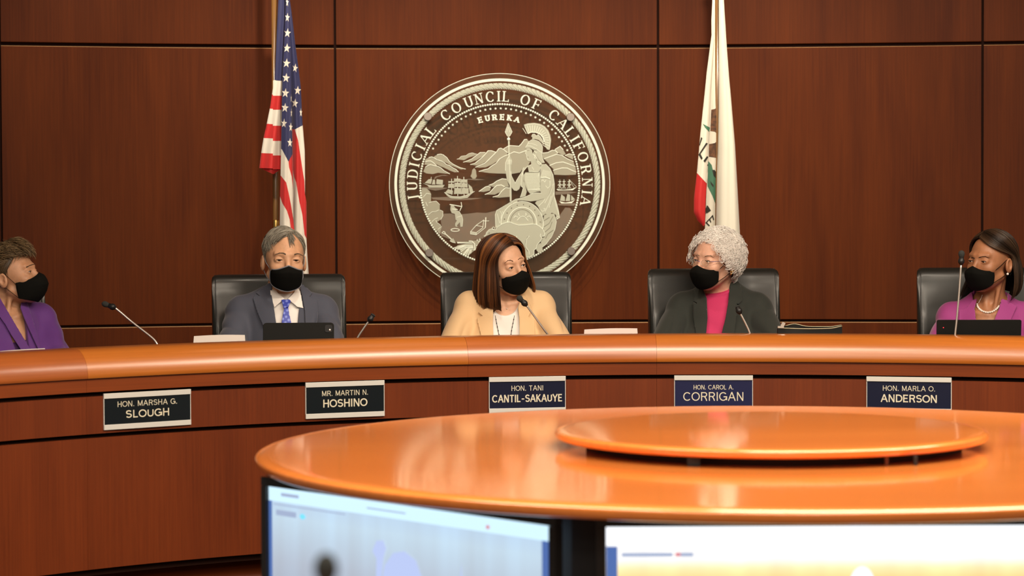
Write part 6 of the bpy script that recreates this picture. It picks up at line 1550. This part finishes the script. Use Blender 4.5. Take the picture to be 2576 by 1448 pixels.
def person_two():
    cl = mat('slate_wool', (0.068, 0.076, 0.108), 0.8, sheen=0.25, bump=(600, 0.3)); sh_ = mat('white_shirt', (0.90, 0.87, 0.82), 0.7)
    c = dict(label='person with short grey hair, black face mask, grey suit and blue tie, facing forward', torso=(709, 757, 9.57), torso_yaw=0.06, head=(715, 654, 9.55), yaw=0.24, pitch=0.02, roll=0.02,
             sw=0.197, skin=skin('skin_light', (0.68, 0.38, 0.22)), shirt=sh_, cloth=cl, fem=0, vee=(-0.40, 0.06, 0.028, 0.062, 0.012), seed=5, folds=0.0022, eye_open=0.0030, turtle=True, turtle_cut=(0, 0.0, -0.118), head_scale=1.0, mask_top=-0.016, **limbs(757, 9.57, 0.197, -0.004, -0.17, wy=-0.28))
    d = build_person(c)
    gm = mat('grey_binding', (0.20, 0.21, 0.24), 0.8)
    face_mask(d, 'fold', gm)
    lapels(d, [[(686, 712), (676, 714), (645, 738), (655, 747), (644, 741), (637, 752), (650, 790), (664, 822), (696, 822), (690, 780), (683, 740)],
               [(751, 714), (762, 716), (785, 739), (777, 748), (797, 752), (801, 790), (797, 822), (768, 822), (766, 780), (760, 745)]], cl)
    # shirt collar and front
    b = MB(); drape(b, [(677, 713), (680, 712), (700, 738), (716, 751), (690, 773), (682, 745)], d['shirt'], 0.014, 9.5); solid(b.build('shirt_collar', sh_, d['obj']), 0.0025)
    b = MB(); drape(b, [(751, 718), (749, 716), (740, 735), (724, 752), (748, 772), (762, 775), (757, 745)], d['shirt'], 0.014, 9.5); solid(b.build('shirt_collar', sh_, d['obj']), 0.0025)
    tm, nt, bb_ = new_mat('blue_tie_dots'); tc = nt.nodes.new('ShaderNodeTexCoord'); vo = nt.nodes.new('ShaderNodeTexVoronoi'); vo.inputs['Scale'].default_value = 62; vo.inputs['Randomness'].default_value = 0.15
    mp = nt.nodes.new('ShaderNodeMapping'); mp.inputs['Scale'].default_value = (1, 0.01, 1); mp.inputs['Rotation'].default_value = (0, 0.6, 0)
    lnk(nt, tc.outputs['Object'], mp.inputs[0]); lnk(nt, mp.outputs[0], vo.inputs[0]); rp = nt.nodes.new('ShaderNodeValToRGB'); rp.color_ramp.elements[0].position = 0.25; rp.color_ramp.elements[1].position = 0.42
    rp.color_ramp.elements[0].color = (0.25, 0.33, 0.85, 1); rp.color_ramp.elements[1].color = (0.045, 0.075, 0.50, 1); lnk(nt, vo.outputs[0], rp.inputs[0]); lnk(nt, rp.outputs[0], bb_.inputs['Base Color']); bb_.inputs['Roughness'].default_value = 0.45
    b = MB(); drape(b, [(708, 755), (728, 754), (731, 758), (725, 774), (727, 790), (733, 815), (735, 840), (706, 840), (710, 800), (715, 775), (712, 768)], d['shirt'], 0.012, 9.5); solid(b.build('necktie', tm, d['obj']), 0.004)
    b = MB(); drape(b, [(708, 754.5), (729, 754), (724, 774), (713, 775)], d['shirt'], 0.017, 9.5); solid(b.build('tie_knot', tm, d['obj']), 0.005)
    rng = d['rng']; line = interp_line([(-180, -62), (-140, -56), (-105, -25), (-92, -5), (-82, -38), (-72, -15), (-60, 20), (-40, 34), (-10, 37), (15, 44), (32, 52), (48, 34), (60, 14), (72, -10), (82, -36), (92, -5), (105, -25), (140, -56), (180, -62)], False)
    paths = []; tn = []
    px_ = 0.034
    for i in range(2600):
        az = rng.uniform(-PI, PI); e0 = line(az); el = e0 + (PI / 2 - e0) * (1 - (1 - rng.random()) ** 0.62); p0 = dirv(az, el) * 0.1 + np.array(HC)
        pp = on_ell(p0, 1)
        def fld(p):
            if p[2] < 0.045: return (0, 0.45, -1)
            if p[0] > px_: return (1, 0.25, -0.5)
            return (-1.0, -0.45 if p[1] < 0.03 else 0.3, 0.05)
        top = max(0, math.sin(el)); L = 0.026 + 0.045 * top * rng.uniform(0.7, 1.1)
        paths.append(walk(p0, fld, L, 8, 0.015 + 0.05 * top, 0.045 + 0.12 * top * rng.random(), rng, jit=0.16)); tn.append(min(1, max(0, rng.gauss(0.55, 0.22) - 0.25 * (pp[1] < -0.05 and pp[2] > 0.05))))
    for i in range(520):    # fringe falling over the forehead
        t = rng.random(); az = math.radians(-50 + 66 * t); el = math.radians(42 + 14 * rng.random()); p0 = dirv(az, el) * 0.1 + np.array(HC)
        paths.append(walk(p0, lambda p: (-0.75 + 0.9 * (t > 0.8), -0.3, -0.55 - 0.5 * (t > 0.8)), 0.026 + 0.020 * rng.random() + (0.016 if 0.72 < t < 0.86 else 0), 8, 0.06, 0.09, rng, jit=0.12)); tn.append(min(1, max(0, rng.gauss(0.28, 0.15))))
    m = hair_mat('grey_hair', [(0, (0.045, 0.035, 0.025)), (0.45, (0.20, 0.18, 0.14)), (1, (0.50, 0.48, 0.40))])
    V, Q = cap_shell(d['H'], line, 1.045)
    hair_obj('hair', paths, 0.0012, m, d['obj'], rng, d['H'], (V, Q, 0.35), tone=tn)
    bm_ = brow_mat('brow_grey_brown', (0.20, 0.13, 0.08))
    brow(d, [(719, 639.5), (712, 636.5), (704, 636), (694, 639.5)], 4.2, bm_); brow(d, [(740, 640.5), (747, 638), (754, 638.5), (760, 642)], 4.2, bm_)
    lm = mat('lash_line', (0.03, 0.018, 0.012), 0.7)
person_two()

def person_three():
    cl = mat('tan_crepe', (0.76, 0.52, 0.28), 0.75, sheen=0.2, bump=(600, 0.25)); tp = mat('white_top', (0.88, 0.85, 0.80), 0.65)
    c = dict(label='person with long auburn hair, black face mask and tan blazer over white top', torso=(1270, 747, 9.72), torso_yaw=0.0, head=(1268, 668, 9.68), yaw=0.68, pitch=0.06, roll=-0.16,
             sw=0.180, skin=skin('skin_fair', (0.70, 0.40, 0.25)), shirt=tp, cloth=cl, top='blouse', fem=1, bust=1, vee=(-0.50, 0.06, 0.066, 0.056, 0.0), necks=[((0, -0.12, 0.015), (0.070, 0.13, 0.085))], seed=21, folds=0.0028,
             eye_open=0.0046, gaze=(0.25, -0.1), head_scale=0.94, mask_top=-0.010, **limbs(747, 9.72, 0.180, 0.040, wy=-0.26))
    d = build_person(c)
    face_mask(d, 'fold')
    lapels(d, [[(1241, 776), (1222, 777), (1204, 786), (1215, 795), (1201, 801), (1205, 822), (1212, 850), (1241, 850), (1240, 810)],
               [(1303, 773), (1312, 742), (1322, 745), (1338, 780), (1328, 797), (1344, 805), (1343, 850), (1308, 850), (1306, 800)]], cl)
    # necklaces
    for pts, r_ in (([(1244, 777), (1247, 800), (1252, 825), (1257, 850)], 0.0011), ([(1296, 777), (1293, 800), (1288, 825), (1284, 850)], 0.0011)):
        b = MB(); q = drape_pts(pts, d['shirt'], 0.004, 9.6); n_ = []
        for a_, c_ in zip(q, q[1:]):
            for k in range(8): n_.append(a_.lerp(c_, k / 8))
        b.tube(n_, 0.0010, 5)
        for k in range(0, len(n_), 3): b.ball(n_[k], 0.0022, 6, 4)
        b.build('necklace_chain', M['mic'], d['obj'])
    b = MB(); b.ball(drape_pts([(1275, 776)], d['skin'], 0.003, 9.6)[0], 0.0024, 8, 6); b.build('pendant', M['chrome'], d['obj'])
    def prof(t, az, side):
        w_ = 1.0 + (0.36 if side > 0 else 0.30) * math.sin(min(1, t * 1.1) * PI / 2) - 0.30 * max(0, t - 0.82) / 0.18 * (0.9 if side > 0 else 0.15)
        return w_
    def zend(az, side): return -0.146 + (0.006 if side > 0 else -0.010) * (1 - az / 180) - 0.036 * (az / 180) + 0.005 * math.sin(az * 0.35)
    import random as _r
    def tone(side, u, rng):
        base = 0.34 + 0.20 * math.sin(26 * u + side) + 0.16 * math.sin(61 * u + 2 * side)
        if u < 0.10: base -= 0.25
        return base + rng.gauss(0, 0.14)
    m = hair_mat('auburn_hair', [(0, (0.028, 0.011, 0.005)), (0.35, (0.095, 0.034, 0.012)), (0.68, (0.27, 0.095, 0.026)), (1, (0.58, 0.28, 0.08))], 0.38)
    long_hair(d, m, 0.012, (50, 52), (1.20, 1.13, 1.10), prof, zend, 2400, 0.0013, tone, out_f=0.07, th0=37, rnd_tip=0.10, ctl=((42, 30), (34, 34)))
    bm_ = brow_mat('brow_auburn', (0.20, 0.09, 0.045))
    brow(d, [(1291, 657), (1285, 654.5), (1278, 655), (1271, 660)], 2.2, bm_); brow(d, [(1303, 653), (1307, 650), (1311, 648.5), (1314, 649)], 2.0, bm_)
person_three()

def person_four():
    cl = mat('charcoal_wool', (0.020, 0.024, 0.019), 0.85, sheen=0.2, bump=(600, 0.35)); tp = mat('magenta_knit', (0.58, 0.030, 0.13), 0.8, bump=(400, 0.3))
    c = dict(label='person with curly white hair, glasses, black face mask and black blazer over pink top', torso=(1810, 748, 9.75), torso_yaw=-0.10, head=(1800, 653, 9.70), yaw=-0.78, pitch=0.06, roll=0.05,
             sw=0.186, skin=skin('skin_pink', (0.70, 0.40, 0.28)), shirt=tp, cloth=cl, top='turtleneck', fem=1, bust=1, vee=(-0.50, 0.06, 0.042, 0.064, -0.012), seed=31, folds=0.0028, turtle=True, turtle_cut=(0, -0.01, -0.138), tr=0.004,
             eye_open=0.0034, gaze=(-0.2, 0.2), head_scale=0.96, mask_top=-0.012, **limbs(748, 9.75, 0.186, 0.040, wy=-0.26))
    d = build_person(c)
    face_mask(d, 'fold')
    lapels(d, [[(1758, 716), (1750, 720), (1746, 758), (1756, 764), (1744, 763), (1745, 800), (1752, 843), (1776, 843), (1780, 800), (1778, 750), (1770, 730)],
               [(1836, 712), (1858, 709), (1866, 735), (1867, 757), (1858, 765), (1851, 765), (1856, 770), (1846, 843), (1815, 843), (1825, 800), (1832, 760)]], cl)
    rng = d['rng']; c0 = (0.0, 0.027, 0.014); r0 = (0.099, 0.110, 0.108)
    line = interp_line([(0, 39), (26, 33), (42, 10), (52, -10), (66, -24), (84, -28), (100, -52), (140, -66), (180, -72)])
    paths = []; tn = []
    for i in range(5600):
        az = rng.uniform(-PI, PI); e0 = line(az); el = e0 + (PI / 2 - e0) * (1 - (1 - rng.random()) ** 0.7)
        dd = dirv(az, el) * (1 + 0.20 * math.exp(-((abs(math.degrees(az)) - 58) / 20) ** 2 - ((el - 0.1) / 0.7) ** 2)); ctr = np.array([c0[k] + r0[k] * dd[k] * (1 + 0.05 * math.sin(9 * az + 4 * el) * math.sin(8 * el) + rng.uniform(-0.07, 0.07)) for k in range(3)])
        # a curl: part of a circle lying near the surface
        n_ = dd / np.linalg.norm(dd); a = np.cross(n_, [0.2, 0.3, 1.0]); a /= np.linalg.norm(a); b_ = np.cross(n_, a); R_c = rng.uniform(0.007, 0.020); ph = rng.random() * 6.28; turn = rng.uniform(1.0, 2.8) * (1 if rng.random() < 0.5 else -1); tilt = rng.uniform(-0.4, 0.7)
        pts = []
        for k in range(9):
            t = k / 8; an = ph + turn * t; pts.append(ctr + (a * math.cos(an) + b_ * math.sin(an)) * R_c * (1 - 0.35 * t) + n_ * (0.006 * tilt * math.sin(an) + 0.003 * t))
        paths.append(pts); tn.append(min(1, max(0, 0.62 + 0.35 * el / 1.5 + rng.gauss(0, 0.12))))
    m = hair_mat('white_hair', [(0, (0.62, 0.57, 0.53)), (0.5, (0.86, 0.82, 0.77)), (1, (0.97, 0.95, 0.90))], 0.8)
    V, Q = cap_shell(d['H'], line, 0.965, c0, r0, bump=0.05)
    hair_obj('hair', paths, 0.00125, m, d['obj'], rng, d['H'], (V, Q, 0.6), tone=tn)
    # rimless glasses
    H = d['H']; gm_ = mat('violet_wire', (0.14, 0.12, 0.32), 0.3, 0.8)
    for s_ in (-1, 1):
        ring = [H @ Vector((s_ * 0.033 + 0.0185 * math.cos(t * PI / 12), -0.106 + 0.10 * abs(s_ * 0.033 + 0.0185 * math.cos(t * PI / 12)) ** 1.3, -0.003 + 0.0125 * math.sin(t * PI / 12))) for t in range(25)]
        b = MB(); b.add(ring[:-1], [tuple(range(24))]); g_ = b.build('lens', M['glass'], d['obj']); b = MB(); b.tube(ring, 0.0005, 5); b.build('lens_rim', M['chrome'], g_)
        b = MB(); b.tube([H @ Vector((s_ * 0.055, -0.101, 0.003)), H @ Vector((s_ * 0.066, -0.090, 0.004)), H @ Vector((s_ * 0.0775, -0.04, 0.003)), H @ Vector((s_ * 0.080, 0.010, 0.004))], 0.0011, 6); b.build('glasses_temple', gm_, d['obj'])
    b = MB(); b.tube([H @ Vector((-0.012, -0.109, 0.002)), H @ Vector((0, -0.112, 0.005)), H @ Vector((0.012, -0.109, 0.002))], 0.0011, 6); b.build('glasses_bridge', gm_, d['obj'])
    b = MB(); q = H @ Vector((0.082, 0.004, -0.043)); b.ball(q, (0.0085, 0.0085, 0.0085), 16, 12); b.ball(q + Vector((-0.004, -0.004, -0.008)), 0.004, 10, 8); b.build('earring', M['brass'], d['obj'])
    brow(d, [(1760, 643), (1756, 641), (1752, 641)], 1.6, brow_mat('brow_grey', (0.30, 0.20, 0.13))); brow(d, [(1773, 645), (1780, 643), (1787, 643), (1793, 646)], 2, bpy.data.materials['brow_grey'])
person_four()

def person_five():
    cl = mat('magenta_wool', (0.33, 0.045, 0.22), 0.78, sheen=0.25, bump=(600, 0.3)); tp = mat('black_white_top', (0.02, 0.02, 0.02), 0.7, var=(70, 0.5, (1, 1, 1), (0.01, 0.01, 0.01), (0.55, 0.52, 0.45)))
    c = dict(label='person with long dark brown hair, black face mask, pearl necklace and magenta blazer', torso=(2490, 773, 9.60), torso_yaw=-0.14, head=(2492, 658, 9.57), yaw=-0.84, pitch=0.0, roll=0.03,
             sw=0.182, skin=skin('skin_brown', (0.38, 0.165, 0.078)), shirt=tp, cloth=cl, top='blouse', fem=1, bust=1, vee=(-0.42, 0.06, 0.012, 0.068, 0.0), necks=[((0, -0.10, 0.02), (0.11, 0.17, 0.122))], seed=41, folds=0.0025,
             eye_open=0.0028, gaze=(-0.15, 0.25), head_scale=0.96, mask_top=-0.014, **limbs(773, 9.60, 0.182, 0.030, wy=-0.18))
    d = build_person(c)
    face_mask(d, 'fold')
    lapels(d, [[(2458, 752), (2446, 757), (2432, 776), (2414, 780), (2412, 812), (2424, 850), (2470, 850), (2456, 808), (2452, 776)],
               [(2519, 752), (2530, 756), (2558, 771), (2544, 800), (2530, 850), (2494, 850), (2503, 800), (2513, 776)]], cl)
    rng = d['rng']
    def prof(t, az, side): return 1.0 + 0.10 * math.sin(min(1, t * 1.2) * PI / 2) + (0.12 * math.sin(PI * t) if side > 0 else 0.0) + (0.38 * max(0, t - 0.55) / 0.45 if side < 0 else -0.1 * max(0, t - 0.8) / 0.2)
    def zend(az, side): return -0.150 - 0.02 * math.sin(az / 30) + (0.015 if side < 0 else 0)
    def tone(side, u, rng): return 0.32 + 0.22 * math.sin(24 * u + side) + rng.gauss(0, 0.16)
    m = hair_mat('dark_brown_hair', [(0, (0.012, 0.007, 0.004)), (0.5, (0.040, 0.022, 0.012)), (1, (0.15, 0.09, 0.05))], 0.35)
    long_hair(d, m, -0.020, (60, 92), (1.15, 1.10, 1.08), prof, zend, 2100, 0.0013, tone, out_f=0.02, th0=40, rnd_tip=0.12, ctl=((48, 30), (34, 4)))
    # pearls
    pts = drape_pts([(2458, 765), (2459, 770), (2463, 776), (2469, 781), (2477, 784.5), (2486, 785.5), (2495, 784), (2503, 780), (2510, 774), (2514, 768)], d['skin'], 0.004, 9.5)
    fine = []
    for a_, c_ in zip(pts, pts[1:]):
        for k in range(10): fine.append(a_.lerp(c_, k / 10))
    b = MB(); last = fine[0]; b.ball(last, 0.0042, 10, 8)
    for p in fine[1:]:
        if (p - last).length > 0.0078: b.ball(p, 0.0043, 10, 8); last = p
    M['pearl'] = mat('pearl', (0.86, 0.80, 0.72), 0.25, coat=0.5); b.build('pearl_necklace', M['pearl'], d['obj'])
    pts = drape_pts([(2471, 742), (2468, 750), (2464, 757), (2461, 763)], d['skin'], 0.004, 9.5); b = MB()
    for a_, c_ in zip(pts, pts[1:]):
        for k in range(4): b.ball(a_.lerp(c_, k / 4), 0.0018, 8, 6)
    b.build('pearl_strand', M['pearl'], d['obj'])
    b = MB(); b.ball(d['H'] @ Vector((0.082, 0.002, -0.044)), 0.0048, 12, 8); b.build('earring', M['pearl'], d['obj'])
    bm_ = brow_mat('brow_dark', (0.03, 0.016, 0.01)); brow(d, [(2452, 649.5), (2448, 648), (2444, 648.5)], 1.8, bm_); brow(d, [(2462, 647.5), (2470, 645.5), (2478, 645), (2487, 648)], 2.0, bm_)
person_five()
